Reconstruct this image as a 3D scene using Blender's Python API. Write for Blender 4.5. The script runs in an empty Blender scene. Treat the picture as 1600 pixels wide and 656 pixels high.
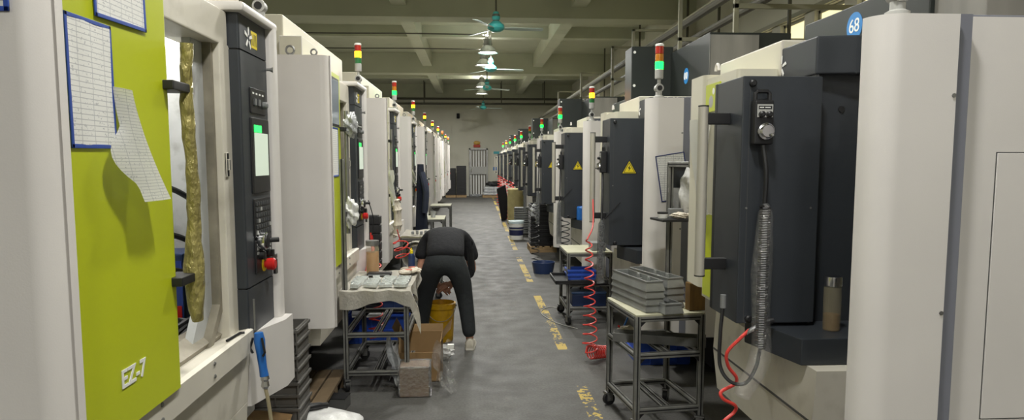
import bpy, bmesh, math, random
from mathutils import Vector, Matrix
random.seed(7)
S = bpy.context.scene
C = S.collection
PI = math.pi
R = math.radians

# ------------------------------------------------------------------ materials
def lin(c):
    return tuple(((v / 255) / 12.92 if v / 255 <= .04045 else ((v / 255 + .055) / 1.055) ** 2.4) for v in c) + (1.,)

MATS = {}
def mat(name, rgb, rough=.5, metal=0., var=0., scale=6., bump=0., bscale=40., stain=None, stain_amt=.0, alpha=1., emit=None, estr=0., spec=.5, trans=0., stretch=(1, 1, 1), coat=0.):
    if name in MATS: return MATS[name]
    m = bpy.data.materials.new(name); m.use_nodes = True
    nt = m.node_tree; p = nt.nodes['Principled BSDF']
    p.inputs['Base Color'].default_value = lin(rgb)
    p.inputs['Roughness'].default_value = rough
    p.inputs['Metallic'].default_value = metal
    p.inputs['Alpha'].default_value = alpha
    p.inputs['Specular IOR Level'].default_value = spec
    p.inputs['Transmission Weight'].default_value = trans
    p.inputs['Coat Weight'].default_value = coat
    if emit:
        p.inputs['Emission Color'].default_value = lin(emit); p.inputs['Emission Strength'].default_value = estr
    if var or bump or stain:
        tc = nt.nodes.new('ShaderNodeTexCoord')
        mp = nt.nodes.new('ShaderNodeMapping'); mp.inputs['Scale'].default_value = stretch
        nt.links.new(tc.outputs['Object'], mp.inputs['Vector'])
        def noise(sc, det=5):
            n = nt.nodes.new('ShaderNodeTexNoise'); n.inputs['Scale'].default_value = sc; n.inputs['Detail'].default_value = det
            nt.links.new(mp.outputs[0], n.inputs['Vector']); return n
        last = None
        if var:
            n = noise(scale); cr = nt.nodes.new('ShaderNodeValToRGB')
            c = lin(rgb)
            cr.color_ramp.elements[0].color = tuple(x * (1 - var) for x in c[:3]) + (1,)
            cr.color_ramp.elements[1].color = tuple(min(1, x * (1 + var)) for x in c[:3]) + (1,)
            cr.color_ramp.elements[0].position = .3; cr.color_ramp.elements[1].position = .7
            nt.links.new(n.outputs['Fac'], cr.inputs['Fac']); last = cr.outputs['Color']
        if stain:
            n = noise(scale * 1.7, 8); cr = nt.nodes.new('ShaderNodeValToRGB')
            cr.color_ramp.elements[0].position = .55; cr.color_ramp.elements[1].position = .72
            cr.color_ramp.elements[0].color = (0, 0, 0, 1); cr.color_ramp.elements[1].color = (stain_amt,) * 3 + (1,)
            nt.links.new(n.outputs['Fac'], cr.inputs['Fac'])
            mx = nt.nodes.new('ShaderNodeMix'); mx.data_type = 'RGBA'
            nt.links.new(cr.outputs['Color'], mx.inputs['Factor'])
            if last: nt.links.new(last, mx.inputs['A'])
            else: mx.inputs['A'].default_value = lin(rgb)
            mx.inputs['B'].default_value = lin(stain); last = mx.outputs['Result']
        if last: nt.links.new(last, p.inputs['Base Color'])
        if bump:
            n = noise(bscale, 6); b = nt.nodes.new('ShaderNodeBump'); b.inputs['Strength'].default_value = bump; b.inputs['Distance'].default_value = .02
            nt.links.new(n.outputs['Fac'], b.inputs['Height']); nt.links.new(b.outputs[0], p.inputs['Normal'])
    MATS[name] = m
    return m

def paper_mat(name, axis, period=.016, base=(226, 226, 222), ink=(120, 122, 128), cols=True):
    """printed sheet: ruled rows along one object axis, a few columns of marks"""
    m = bpy.data.materials.new(name); m.use_nodes = True; nt = m.node_tree; p = nt.nodes['Principled BSDF']
    p.inputs['Roughness'].default_value = .6
    tc = nt.nodes.new('ShaderNodeTexCoord'); sp = nt.nodes.new('ShaderNodeSeparateXYZ'); nt.links.new(tc.outputs['Object'], sp.inputs[0])
    def stripe(out, per, width):
        a = nt.nodes.new('ShaderNodeMath'); a.operation = 'DIVIDE'; a.inputs[1].default_value = per; nt.links.new(sp.outputs[out], a.inputs[0])
        f = nt.nodes.new('ShaderNodeMath'); f.operation = 'FRACT'; nt.links.new(a.outputs[0], f.inputs[0])
        l = nt.nodes.new('ShaderNodeMath'); l.operation = 'LESS_THAN'; l.inputs[1].default_value = width; nt.links.new(f.outputs[0], l.inputs[0]); return l
    h = stripe('Z', period, .16)
    v = stripe(axis, .052, .04)
    n = nt.nodes.new('ShaderNodeTexNoise'); n.inputs['Scale'].default_value = 160; n.inputs['Detail'].default_value = 2; nt.links.new(tc.outputs['Object'], n.inputs['Vector'])
    g = nt.nodes.new('ShaderNodeMath'); g.operation = 'GREATER_THAN'; g.inputs[1].default_value = .66; nt.links.new(n.outputs['Fac'], g.inputs[0])
    mx1 = nt.nodes.new('ShaderNodeMath'); mx1.operation = 'MAXIMUM'; nt.links.new(h.outputs[0], mx1.inputs[0]); nt.links.new(v.outputs[0], mx1.inputs[1])
    mx2 = nt.nodes.new('ShaderNodeMath'); mx2.operation = 'MAXIMUM'; nt.links.new(mx1.outputs[0], mx2.inputs[0]); nt.links.new(g.outputs[0], mx2.inputs[1])
    mul = nt.nodes.new('ShaderNodeMath'); mul.operation = 'MULTIPLY'; mul.inputs[1].default_value = .6; nt.links.new(mx2.outputs[0], mul.inputs[0])
    mx = nt.nodes.new('ShaderNodeMix'); mx.data_type = 'RGBA'; mx.inputs['A'].default_value = lin(base); mx.inputs['B'].default_value = lin(ink)
    nt.links.new(mul.outputs[0], mx.inputs['Factor']); nt.links.new(mx.outputs['Result'], p.inputs['Base Color'])
    return m

WHITE = mat('white_enamel', (216, 212, 208), .38, var=.04, scale=2.2, bump=.03, bscale=260)
WHITED = mat('white_enamel_dirty', (208, 203, 190), .42, var=.06, scale=3, stain=(120, 112, 95), stain_amt=.35)
BEIGE = mat('beige_enamel', (204, 200, 182), .42, var=.04, scale=2)
GREEN = mat('lime_enamel', (184, 194, 30), .33, var=.03, scale=2, bump=.02, bscale=200)
DARK = mat('charcoal_enamel', (47, 51, 56), .42, var=.08, scale=3, bump=.05, bscale=300)
DARKG = mat('black_green_enamel', (31, 36, 34), .42, var=.08, scale=2)
GAPM = mat('seam_grey', (120, 122, 132), .5)
SEAM = mat('seam_dark', (70, 70, 68), .6)
BLACK = mat('black_plastic', (26, 26, 28), .45)
BLACKM = mat('black_matte', (22, 22, 24), .8)
ALU = mat('aluminium_profile', (150, 150, 150), .38, .85, var=.15, scale=9)
ALUD = mat('aluminium_worn', (126, 126, 122), .42, .35, var=.25, scale=12)
CHROME = mat('chrome', (210, 210, 212), .15, 1.)
STEEL = mat('dull_steel', (140, 140, 138), .45, .8, var=.2, scale=10)
def film_mat(name, amount, rough, haze, bscale):
    """thin clear crinkled film: mostly see-through, a little milky, with sharp glints"""
    m = bpy.data.materials.new(name); m.use_nodes = True; nt = m.node_tree; N = nt.nodes.new; L_ = nt.links.new
    nt.nodes.remove(nt.nodes['Principled BSDF']); out = nt.nodes['Material Output']
    tc = N('ShaderNodeTexCoord'); n = N('ShaderNodeTexNoise'); n.inputs['Scale'].default_value = bscale; n.inputs['Detail'].default_value = 5; L_(tc.outputs['Object'], n.inputs['Vector'])
    b = N('ShaderNodeBump'); b.inputs['Strength'].default_value = 1; b.inputs['Distance'].default_value = .03; L_(n.outputs['Fac'], b.inputs['Height'])
    g = N('ShaderNodeBsdfGlossy'); g.inputs['Roughness'].default_value = rough; L_(b.outputs[0], g.inputs['Normal'])
    d = N('ShaderNodeBsdfDiffuse'); d.inputs['Color'].default_value = (.7, .7, .7, 1)
    t = N('ShaderNodeBsdfTransparent')
    a = N('ShaderNodeMixShader'); a.inputs[0].default_value = haze; L_(t.outputs[0], a.inputs[1]); L_(d.outputs[0], a.inputs[2])
    c = N('ShaderNodeMixShader'); c.inputs[0].default_value = amount; L_(a.outputs[0], c.inputs[1]); L_(g.outputs[0], c.inputs[2])
    L_(c.outputs[0], out.inputs['Surface']); return m
SLEEVE = film_mat('sleeve_film', .13, .12, .05, 40)
FILM = film_mat('clear_film', .22, .10, .07, 45)
FILMS = mat('silver_film', (176, 178, 180), .25, .25, bump=1., bscale=22, var=.25, scale=14)
FILMY = mat('yellowed_film', (160, 150, 92), .16, .3, bump=1., bscale=45, var=.22, scale=30, alpha=.92, stretch=(1, 1, .5))
REDH = mat('red_hose', (206, 62, 54), .35)
BLUEF = mat('blue_frame_plastic', (42, 74, 160), .4)
NAVYF = mat('navy_frame_plastic', (38, 52, 108), .4)
BLUEC = mat('blue_crate_plastic', (38, 74, 168), .4, var=.1)
BLUED = mat('dark_blue_plastic', (34, 52, 92), .4)
BLUEG = mat('blue_airgun', (38, 102, 178), .35)
CARD = mat('cardboard', (140, 112, 74), .85, var=.08, scale=8)
CARDD = mat('cardboard_old', (112, 88, 58), .9, var=.2, scale=8)
WOOD = mat('rough_wood', (142, 118, 84), .8, var=.25, scale=6, stretch=(1, 6, 6))
WOODB = mat('oiled_wood_block', (112, 84, 40), .6, var=.3, scale=9, stretch=(4, 4, 1))
CLOTHW = mat('white_cloth', (216, 212, 202), .9, var=.06, scale=14, bump=.3, bscale=60)
PLASW = mat('white_plastic_bag', (214, 214, 212), .3, bump=.6, bscale=18, var=.06)
YEL = mat('yellow_bucket_plastic', (190, 146, 16), .45, var=.18, scale=8, stain=(110, 80, 14), stain_amt=.6)
YELS = mat('sign_yellow', (224, 202, 20), .5)
REDP = mat('red_plastic', (190, 30, 28), .35)
YELB = mat('yellow_ring', (222, 190, 30), .4)
TEAL = mat('fan_teal', (58, 150, 146), .3)
FANB = mat('fan_blade', (170, 186, 182), .35, .2)
GREYP = mat('grey_plastic', (120, 122, 122), .5)
GREYL = mat('light_grey_plastic', (168, 168, 164), .45)
TRAYM = mat('tray_aluminium', (158, 160, 158), .33, .55, var=.12, scale=10)
PIPE = mat('painted_pipe', (140, 138, 118), .5)
PIPED = mat('dark_pipe', (78, 76, 66), .55)
SHADE = mat('lamp_shade', (150, 152, 150), .4, .3)
LAMPE = mat('lamp_glow', (255, 255, 250), .5, emit=(255, 252, 240), estr=14.)
SCREEN = mat('screen_glow', (190, 205, 190), .3, emit=(196, 205, 188), estr=.55)
SCRG = mat('screen_green', (40, 220, 90), .3, emit=(40, 240, 90), estr=2.0)
GLASSD = mat('tinted_glass', (64, 74, 78), .12, spec=.7)
GLASSB = mat('door_glass', (128, 138, 150), .15, spec=.7)
SKIN = mat('skin', (176, 128, 104), .55)
HAIR = mat('black_hair', (20, 18, 18), .6)
SHIRT = mat('black_tshirt', (25, 26, 30), .9, bump=.3, bscale=30)
TROUS = mat('dark_trousers', (36, 40, 42), .9, bump=.3, bscale=24)
SHOE = mat('grey_shoe', (178, 172, 158), .7)
NAVY = mat('navy_jacket', (38, 44, 62), .85, bump=.4, bscale=20)
GLOVE = mat('glove_cotton', (206, 198, 182), .9, bump=.4, bscale=80)
TEALS = mat('teal_notice', (70, 160, 170), .6)
BLUES = mat('blue_notice', (60, 110, 170), .6)
WHITES = mat('white_print', (232, 232, 228), .5)
BLUEN = mat('number_blue', (40, 122, 190), .4)
LGREY = mat('concrete_grey_panel', (120, 118, 112), .6, var=.25, scale=6, stretch=(1, 1, .15))
MACHW = mat('interior_grey', (176, 178, 178), .5, var=.15, scale=5, stain=(96, 90, 78), stain_amt=.6)
SEALM = mat('door_seal', (138, 132, 118), .5, .2, var=.3, scale=9)
ORANGE = mat('orange_liquid', (190, 120, 30), .3)
PAPY = paper_mat('printed_form', 'Y', .0115, ink=(140, 142, 150))
PAPX = paper_mat('printed_notice', 'X', .014)
PAPL = paper_mat('printed_list', 'Y', .0075, ink=(150, 152, 158))

def lens(col, on):
    base = {'red': (170, 40, 28), 'amber': (190, 120, 30), 'green': (40, 110, 60)}[col]
    e = {'red': (255, 60, 30), 'amber': (255, 165, 14), 'green': (4, 255, 46)}[col]
    return mat(f'lens_{col}_{"lit" if on else "dark"}', base, .25, emit=e if on else None, estr=12. if on else 0.)

# ------------------------------------------------------------------ mesh builder
def wn_(o):
    m = o.modifiers.new('weighted_normals', 'WEIGHTED_NORMAL'); m.keep_sharp = True; m.weight = 80
class MB:
    def __init__(s, mats=None):
        s.bm = bmesh.new(); s.mats = []; s.cur = 0
        if mats: s.use(mats)
    def use(s, m):
        if m not in s.mats: s.mats.append(m)
        s.cur = s.mats.index(m); return s
    def _set(s, faces):
        for f in faces: f.material_index = s.cur; f.smooth = True
    def box(s, x0, x1, y0, y1, z0, z1, bev=0., M=None, seg=2):
        mx = Matrix.Translation(((x0 + x1) / 2, (y0 + y1) / 2, (z0 + z1) / 2)) @ Matrix.Diagonal((abs(x1 - x0), abs(y1 - y0), abs(z1 - z0), 1))
        if M is not None: mx = M @ mx
        r = bmesh.ops.create_cube(s.bm, size=1, matrix=mx)
        vs = set(r['verts'])
        fs = list({f for v in vs for f in v.link_faces})
        s._set(fs)
        if bev > 0:
            es = list({e for v in vs for e in v.link_edges})
            bmesh.ops.bevel(s.bm, geom=es, offset=bev, segments=seg, affect='EDGES', profile=.5, clamp_overlap=True)
        return s
    def prism(s, pts, axis, a, b, bev=0.):
        """closed 2D outline extruded along axis from a to b; pts are the two remaining coordinates in x,y,z order"""
        def P(p, t):
            return {'x': (t, p[0], p[1]), 'y': (p[0], t, p[1]), 'z': (p[0], p[1], t)}[axis]
        A = [s.bm.verts.new(P(p, a)) for p in pts]; Bv = [s.bm.verts.new(P(p, b)) for p in pts]
        n = len(pts); fs = []
        for i in range(n):
            fs.append(s.bm.faces.new((A[i], A[(i + 1) % n], Bv[(i + 1) % n], Bv[i])))
        fs.append(s.bm.faces.new(A[::-1])); fs.append(s.bm.faces.new(Bv))
        s._set(fs)
        if bev: bmesh.ops.bevel(s.bm, geom=list({e for f in fs for e in f.edges}), offset=bev, segments=2, affect='EDGES', profile=.5, clamp_overlap=True)
        return s
    def tube(s, pts, r, n=8, caps=True):
        pts = [Vector(p) for p in pts]; m = len(pts)
        rs = r if isinstance(r, (list, tuple)) else [r] * m
        tang = []
        for i in range(m):
            t = pts[min(i + 1, m - 1)] - pts[max(i - 1, 0)]
            tang.append(t.normalized() if t.length > 1e-9 else Vector((0, 0, 1)))
        u = tang[0].orthogonal().normalized(); rings = []
        for i in range(m):
            u = u - tang[i] * u.dot(tang[i])
            u = u.normalized() if u.length > 1e-6 else tang[i].orthogonal().normalized()
            w = tang[i].cross(u)
            rings.append([s.bm.verts.new(pts[i] + (u * math.cos(2 * PI * k / n) + w * math.sin(2 * PI * k / n)) * rs[i]) for k in range(n)])
        fs = []
        for i in range(m - 1):
            for k in range(n):
                fs.append(s.bm.faces.new((rings[i][k], rings[i][(k + 1) % n], rings[i + 1][(k + 1) % n], rings[i + 1][k])))
        if caps:
            fs.append(s.bm.faces.new(rings[0][::-1])); fs.append(s.bm.faces.new(rings[-1]))
        s._set(fs); return s
    def cyl(s, p0, p1, r, n=16):
        return s.tube([p0, p1], r, n)
    def lathe(s, prof, c=(0, 0, 0), n=20, M=None, caps=True):
        c = Vector(c); M = M or Matrix.Identity(4); rings = []
        for r, z in prof:
            rings.append([s.bm.verts.new(c + (M @ Vector((r * math.cos(2 * PI * k / n), r * math.sin(2 * PI * k / n), z)))) for k in range(n)])
        fs = []
        for i in range(len(prof) - 1):
            for k in range(n):
                fs.append(s.bm.faces.new((rings[i][k], rings[i][(k + 1) % n], rings[i + 1][(k + 1) % n], rings[i + 1][k])))
        if caps:
            fs.append(s.bm.faces.new(rings[0][::-1])); fs.append(s.bm.faces.new(rings[-1]))
        s._set(fs); return s
    def sheet(s, fn, nu, nv, thick=.002):
        g = [[s.bm.verts.new(fn(i / nu, j / nv)) for j in range(nv + 1)] for i in range(nu + 1)]
        fs = [s.bm.faces.new((g[i][j], g[i + 1][j], g[i + 1][j + 1], g[i][j + 1])) for i in range(nu) for j in range(nv)]
        s._set(fs)
        if thick:
            r = bmesh.ops.solidify(s.bm, geom=fs, thickness=thick)
            s._set([x for x in r['geom'] if isinstance(x, bmesh.types.BMFace)])
        return s
    def blob(s, c, r, sx=1, sy=1, sz=1, jit=.0, sub=3, fn=None):
        res = bmesh.ops.create_icosphere(s.bm, subdivisions=sub, radius=1)
        for v in res['verts']:
            d = v.co.copy()
            k = 1 + jit * (math.sin(d.x * 7.1 + c[0] * 9) * math.sin(d.y * 6.3 + c[1] * 7) + .6 * math.sin(d.z * 9.7 + d.x * 5 + c[2] * 5))
            v.co = Vector((c[0] + d.x * r * sx * k, c[1] + d.y * r * sy * k, c[2] + d.z * r * sz * k))
        s._set(list({f for v in res['verts'] for f in v.link_faces})); return s
    def text(s, txt, size, M, extrude=.001, bold=0.):
        cu = bpy.data.curves.new('t', 'FONT'); cu.body = txt; cu.size = size; cu.extrude = extrude; cu.offset = bold
        cu.align_x = 'CENTER'; cu.align_y = 'CENTER'
        o = bpy.data.objects.new('t', cu); C.objects.link(o)
        me = bpy.data.meshes.new_from_object(o.evaluated_get(bpy.context.evaluated_depsgraph_get()))
        bpy.data.objects.remove(o); bpy.data.curves.remove(cu)
        me.transform(M); old = set(s.bm.faces); s.bm.from_mesh(me)
        s._set([f for f in s.bm.faces if f not in old]); bpy.data.meshes.remove(me); return s
    def mesh(s, name, org=(0, 0, 0), ang=32):
        me = bpy.data.meshes.new(name)
        bmesh.ops.recalc_face_normals(s.bm, faces=s.bm.faces)
        bmesh.ops.translate(s.bm, verts=s.bm.verts, vec=-Vector(org))
        s.bm.to_mesh(me); s.bm.free()
        for m in s.mats: me.materials.append(m)
        me.set_sharp_from_angle(angle=R(ang))
        return me
    def build(s, name, parent=None, org=(0, 0, 0), ang=32):
        me = s.mesh(name, org, ang)
        o = bpy.data.objects.new(name, me); C.objects.link(o); wn_(o)
        if parent is not None: o.parent = parent
        else: o.location = org
        return o

def tag(o, label, cat, group=None):
    o['label'] = label; o['category'] = cat
    if group: o['group'] = group
    return o
def thing(name, label, cat, loc, rz=0., group=None):
    o = bpy.data.objects.new(name, None); C.objects.link(o); o.empty_display_size = .1
    o.location = loc; o.rotation_euler = (0, 0, rz)
    return tag(o, label, cat, group)
def struct(o):
    o['kind'] = 'structure'; return o
CACHE = {}
SL, SR = 1.07, 1.106            # true size of the left and right machines against the drawing coordinates
def sc(p, k):                   # drawing coordinates -> metres (eye height 1.6 is the fixed level)
    return Vector((p[0] * k, p[1] * k, 1.6 + (p[2] - 1.6) * k))
def part(key, name, parent, fn, org=(0, 0, 0), k=None):
    """child mesh; repeats share the mesh of the first"""
    if key not in CACHE:
        b = MB(); fn(b)
        if k:
            for v in b.bm.verts: v.co = sc(v.co, k)
            org = (org[0] * k, org[1] * k, 0)
        CACHE[key] = b.mesh(name, org)
    o = bpy.data.objects.new(name, CACHE[key]); C.objects.link(o); wn_(o); o.parent = parent
    return o
def one(name, label, cat, org, fn, group=None):
    b = MB(); fn(b); o = b.build(name, None, org); return tag(o, label, cat, group)

ORD = ['first', 'second', 'third', 'fourth', 'fifth', 'sixth', 'seventh', 'eighth', 'ninth', 'tenth', 'eleventh', 'twelfth', 'thirteenth', 'fourteenth', 'fifteenth', 'sixteenth', 'seventeenth', 'eighteenth', 'nineteenth', 'twentieth']
def rounded(x0, x1, y0, y1, r, which, n=6):
    """xy outline with the named corners rounded: which is a set of (sx, sy)"""
    out = []
    for sx, sy, a0 in ((-1, -1, PI), (1, -1, 1.5 * PI), (1, 1, 0), (-1, 1, .5 * PI)):
        cx = x0 if sx < 0 else x1; cy = y0 if sy < 0 else y1
        if (sx, sy) in which:
            ox = cx - sx * r; oy = cy - sy * r
            for k in range(n + 1):
                a = a0 + (PI / 2) * k / n
                out.append((ox + r * math.cos(a), oy + r * math.sin(a)))
        else: out.append((cx, cy))
    return out
def helix(p0, p1, r0, r1, turns, n=14, sag=0.):
    p0 = Vector(p0); p1 = Vector(p1); d = (p1 - p0).normalized(); u = d.orthogonal().normalized(); w = d.cross(u); out = []
    N = int(turns * n)
    for i in range(N + 1):
        t = i / N; r = r0 + (r1 - r0) * t; a = 2 * PI * turns * t
        out.append(p0.lerp(p1, t) + (u * math.cos(a) + w * math.sin(a)) * r + Vector((0, 0, -sag * 4 * t * (1 - t))))
    return out
def bez(pts, n=10):
    """smooth curve through points (Catmull-Rom)"""
    P = [Vector(p) for p in pts]; P = [P[0] * 2 - P[1]] + P + [P[-1] * 2 - P[-2]]; out = []
    for i in range(1, len(P) - 2):
        for k in range(n):
            t = k / n; a, b, c, d = P[i - 1], P[i], P[i + 1], P[i + 2]
            out.append(.5 * ((2 * b) + (c - a) * t + (2 * a - 5 * b + 4 * c - d) * t * t + (3 * b - a - 3 * c + d) * t ** 3))
    out.append(P[-2]); return out
def rots(pos, rx=0, ry=0, rz=0):
    from mathutils import Euler
    return Matrix.Translation(pos) @ Euler((rx, ry, rz)).to_matrix().to_4x4()
# ------------------------------------------------------------------ camera
F, PX, PY = 1060., 800., 350.
pit = math.atan(97 / F); yaw = math.atan(62 / F * math.cos(pit))
cam = bpy.data.cameras.new('camera'); co = bpy.data.objects.new('camera', cam); C.objects.link(co)
cam.sensor_width = 36; cam.lens = F / 1600 * 36; cam.shift_y = (PY - 328) / 1600; cam.clip_start = .05; cam.clip_end = 200
co.location = (0, 0, 1.6); co.rotation_euler = (PI / 2 - pit, 0, -yaw)
S.camera = co

# ------------------------------------------------------------------ room
RX0, RX1, RY0, RY1, SLAB = -8.0, 4.6, -10.0, 32.2, 5.15
def floor_mat():
    m = bpy.data.materials.new('worn_concrete'); m.use_nodes = True; nt = m.node_tree; p = nt.nodes['Principled BSDF']
    N = nt.nodes.new; L = nt.links.new
    tc = N('ShaderNodeTexCoord'); sp = N('ShaderNodeSeparateXYZ'); L(tc.outputs['Object'], sp.inputs[0])
    def noise(sc, det, st=None):
        n = N('ShaderNodeTexNoise'); n.inputs['Scale'].default_value = sc; n.inputs['Detail'].default_value = det
        if st:
            mp = N('ShaderNodeMapping'); mp.inputs['Scale'].default_value = st; L(tc.outputs['Object'], mp.inputs['Vector']); L(mp.outputs[0], n.inputs['Vector'])
        else: L(tc.outputs['Object'], n.inputs['Vector'])
        return n
    def ramp(src, a, b, ca, cb):
        r = N('ShaderNodeValToRGB'); r.color_ramp.elements[0].position = a; r.color_ramp.elements[1].position = b
        r.color_ramp.elements[0].color = ca; r.color_ramp.elements[1].color = cb; L(src, r.inputs['Fac']); return r
    def math_(op, a, b=None):
        n = N('ShaderNodeMath'); n.operation = op
        for i, v in enumerate((a, b)):
            if v is None: continue
            if isinstance(v, (int, float)): n.inputs[i].default_value = v
            else: L(v, n.inputs[i])
        return n.outputs[0]
    def mix(fac, a, b, mode='MIX'):
        n = N('ShaderNodeMix'); n.data_type = 'RGBA'; n.blend_type = mode
        if isinstance(fac, float): n.inputs['Factor'].default_value = fac
        else: L(fac, n.inputs['Factor'])
        L(a, n.inputs['A']); L(b, n.inputs['B']); return n.outputs['Result']
    base = ramp(noise(1.1, 8).outputs['Fac'], .3, .72, lin((64, 63, 61)), lin((87, 86, 83))).outputs['Color']
    fine = ramp(noise(60, 8).outputs['Fac'], .3, .7, (.72, .72, .72, 1), (1.12, 1.12, 1.1, 1)).outputs['Color']
    c = mix(1., base, fine, 'MULTIPLY')
    scr = ramp(noise(9, 10, (.8, 1.5, 1)).outputs['Fac'], .58, .75, (0, 0, 0, 1), (.16, .16, .16, 1)).outputs['Color']
    light = N('ShaderNodeRGB'); light.outputs[0].default_value = lin((112, 111, 107)); c = mix(scr, c, light.outputs[0])
    oil = ramp(noise(1.7, 4).outputs['Fac'], .6, .7, (0, 0, 0, 1), (.45, .45, .45, 1)).outputs['Color']
    dk = N('ShaderNodeRGB'); dk.outputs[0].default_value = lin((54, 53, 52)); c = mix(oil, c, dk.outputs[0])
    # yellow aisle line, worn into patches
    xl = math_('ADD', .768, math_('MULTIPLY', math_('MAXIMUM', math_('SUBTRACT', sp.outputs['Y'], 11), 0), .0078))
    inside = math_('LESS_THAN', math_('ABSOLUTE', math_('SUBTRACT', sp.outputs['X'], xl)), .043)
    worn = math_('GREATER_THAN', math_('ADD', noise(2.3, 2).outputs['Fac'], math_('MULTIPLY', noise(26, 6).outputs['Fac'], .55)), .725)
    gap = math_('GREATER_THAN', noise(30, 5, (1, .35, 1)).outputs['Fac'], .36)
    keep = math_('GREATER_THAN', math_('SINE', math_('ADD', math_('MULTIPLY', sp.outputs['Y'], 1.9), 1.15)), -.62)
    f = math_('MULTIPLY', math_('MULTIPLY', inside, worn), math_('MULTIPLY', gap, keep))
    f = math_('MULTIPLY', f, .85)
    yl = N('ShaderNodeRGB'); yl.outputs[0].default_value = lin((184, 158, 66)); c = mix(f, c, yl.outputs[0])
    L(c, p.inputs['Base Color'])
    rr = ramp(noise(5, 6).outputs['Fac'], .3, .7, (.56, .56, .56, 1), (.72, .72, .72, 1)); L(rr.outputs['Color'], p.inputs['Roughness'])
    b = N('ShaderNodeBump'); b.inputs['Strength'].default_value = .25; b.inputs['Distance'].default_value = .004
    L(noise(90, 6).outputs['Fac'], b.inputs['Height']); L(b.outputs[0], p.inputs['Normal'])
    return m
CEIL = mat('ceiling_paint', (182, 184, 164), .85, var=.05, scale=.8, stain=(150, 150, 130), stain_amt=.3)
WALLM = mat('wall_paint', (196, 194, 180), .85, var=.05, scale=.7, stain=(160, 156, 140), stain_amt=.4)
struct(MB(floor_mat()).box(RX0, RX1, RY0, RY1, -.12, 0).build('floor'))
b = MB(CEIL); b.box(RX0, RX1, RY0, RY1, SLAB, SLAB + .15)
for y in (-8.3, -.7, 6.1, 14.0, 22.7, 31.6):                       # main beams across the hall
    b.box(RX0, RX1, y, y + .55, 4.5, SLAB)
for y in (2.7, 10.2, 18.2, 27.1):                                   # shallow ribs half way
    b.box(RX0, RX1, y, y + .25, 4.86, SLAB)
for x in (-5.3, -1.6, 2.02):                                        # beams along the hall
    b.box(x, x + .3, RY0, RY1, 4.72, SLAB)
struct(b.build('ceiling'))
struct(MB(WALLM).box(RX0, RX1, RY1, RY1 + .2, 0, SLAB).box(-1.0, -.96, RY1 - .03, RY1, 0, 4.5).box(-.45, -.42, RY1 - .02, RY1, 0, 4.5).build('wall_back'))
struct(MB(WALLM).box(RX0, RX1, RY0 - .2, RY0, 0, SLAB).build('wall_front'))
struct(MB(WALLM).box(RX0 - .2, RX0, RY0, RY1, 0, SLAB).build('wall_left'))
# right wall with a band of high windows
b = MB(WALLM); b.box(RX1, RX1 + .25, RY0, RY1, 0, 2.75); b.box(RX1, RX1 + .25, RY0, RY1, 3.62, SLAB)
edges = []; y = 1.2; wn = 0
DAY = mat('frosted_daylight_pane', (230, 222, 180), .4, emit=(238, 226, 176), estr=1.15)
ys = []
while y < 24:
    ys.append(y); y += 1.02
prev = RY0
for y in ys:
    b.box(RX1, RX1 + .25, prev, y, 2.75, 3.62); prev = y + .74
b.box(RX1, RX1 + .25, prev, RY1, 2.75, 3.62)
struct(b.build('wall_right'))
for i, y in enumerate(ys):
    w = MB(PIPE); w.box(RX1 + .06, RX1 + .12, y, y + .04, 2.75, 3.62).box(RX1 + .06, RX1 + .12, y + .70, y + .74, 2.75, 3.62).box(RX1 + .06, RX1 + .12, y, y + .74, 2.75, 2.79).box(RX1 + .06, RX1 + .12, y, y + .74, 3.58, 3.62)
    o = struct(w.build(f'window_{i + 1}'))
    MB(DAY).box(RX1 + .08, RX1 + .095, y + .04, y + .70, 2.79, 3.58).build('pane', o)
for i, (yy, zz) in enumerate(((.0, 3.66),)):
    struct(MB(PIPE).box(RX1 - .05, RX1, RY0, RY1, 3.63, 3.69).build('trim_1'))
struct(MB(WALLM).box(RX1 - .35, RX1, 14.0, 14.5, 0, 4.5).build('trim_2'))
struct(MB(WALLM).box(RX1 - .35, RX1, 22.7, 23.2, 0, 4.5).build('trim_3'))

# barred steel door at the end of the aisle
d = struct(MB(STEEL).box(-.15, -.08, RY1 - .16, RY1, 0, 2.24).box(.66, .73, RY1 - .16, RY1, 0, 2.24).box(-.15, .73, RY1 - .16, RY1, 2.17, 2.24).box(-.15, .73, RY1 - .16, RY1, .02, .08).build('door_1'))
MB(WHITES).box(-.08, .66, RY1 - .04, RY1 - .01, .08, 2.17).build('backing_panel', d)
for k in range(6):
    x = -.03 + k * .125
    MB(mat('bar_steel', (96, 92, 84), .4, .6)).box(x, x + .055, RY1 - .11, RY1 - .06, .08, 2.17, .006).build('bar', d)
MB(GREYL).box(-.10, .68, RY1 - .13, RY1 - .05, 1.02, 1.38, .01).build('lock_plate', d)
MB(CHROME).box(-.06, -.02, RY1 - .18, RY1 - .13, 1.12, 1.30, .008).build('door_handle', d)

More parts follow.
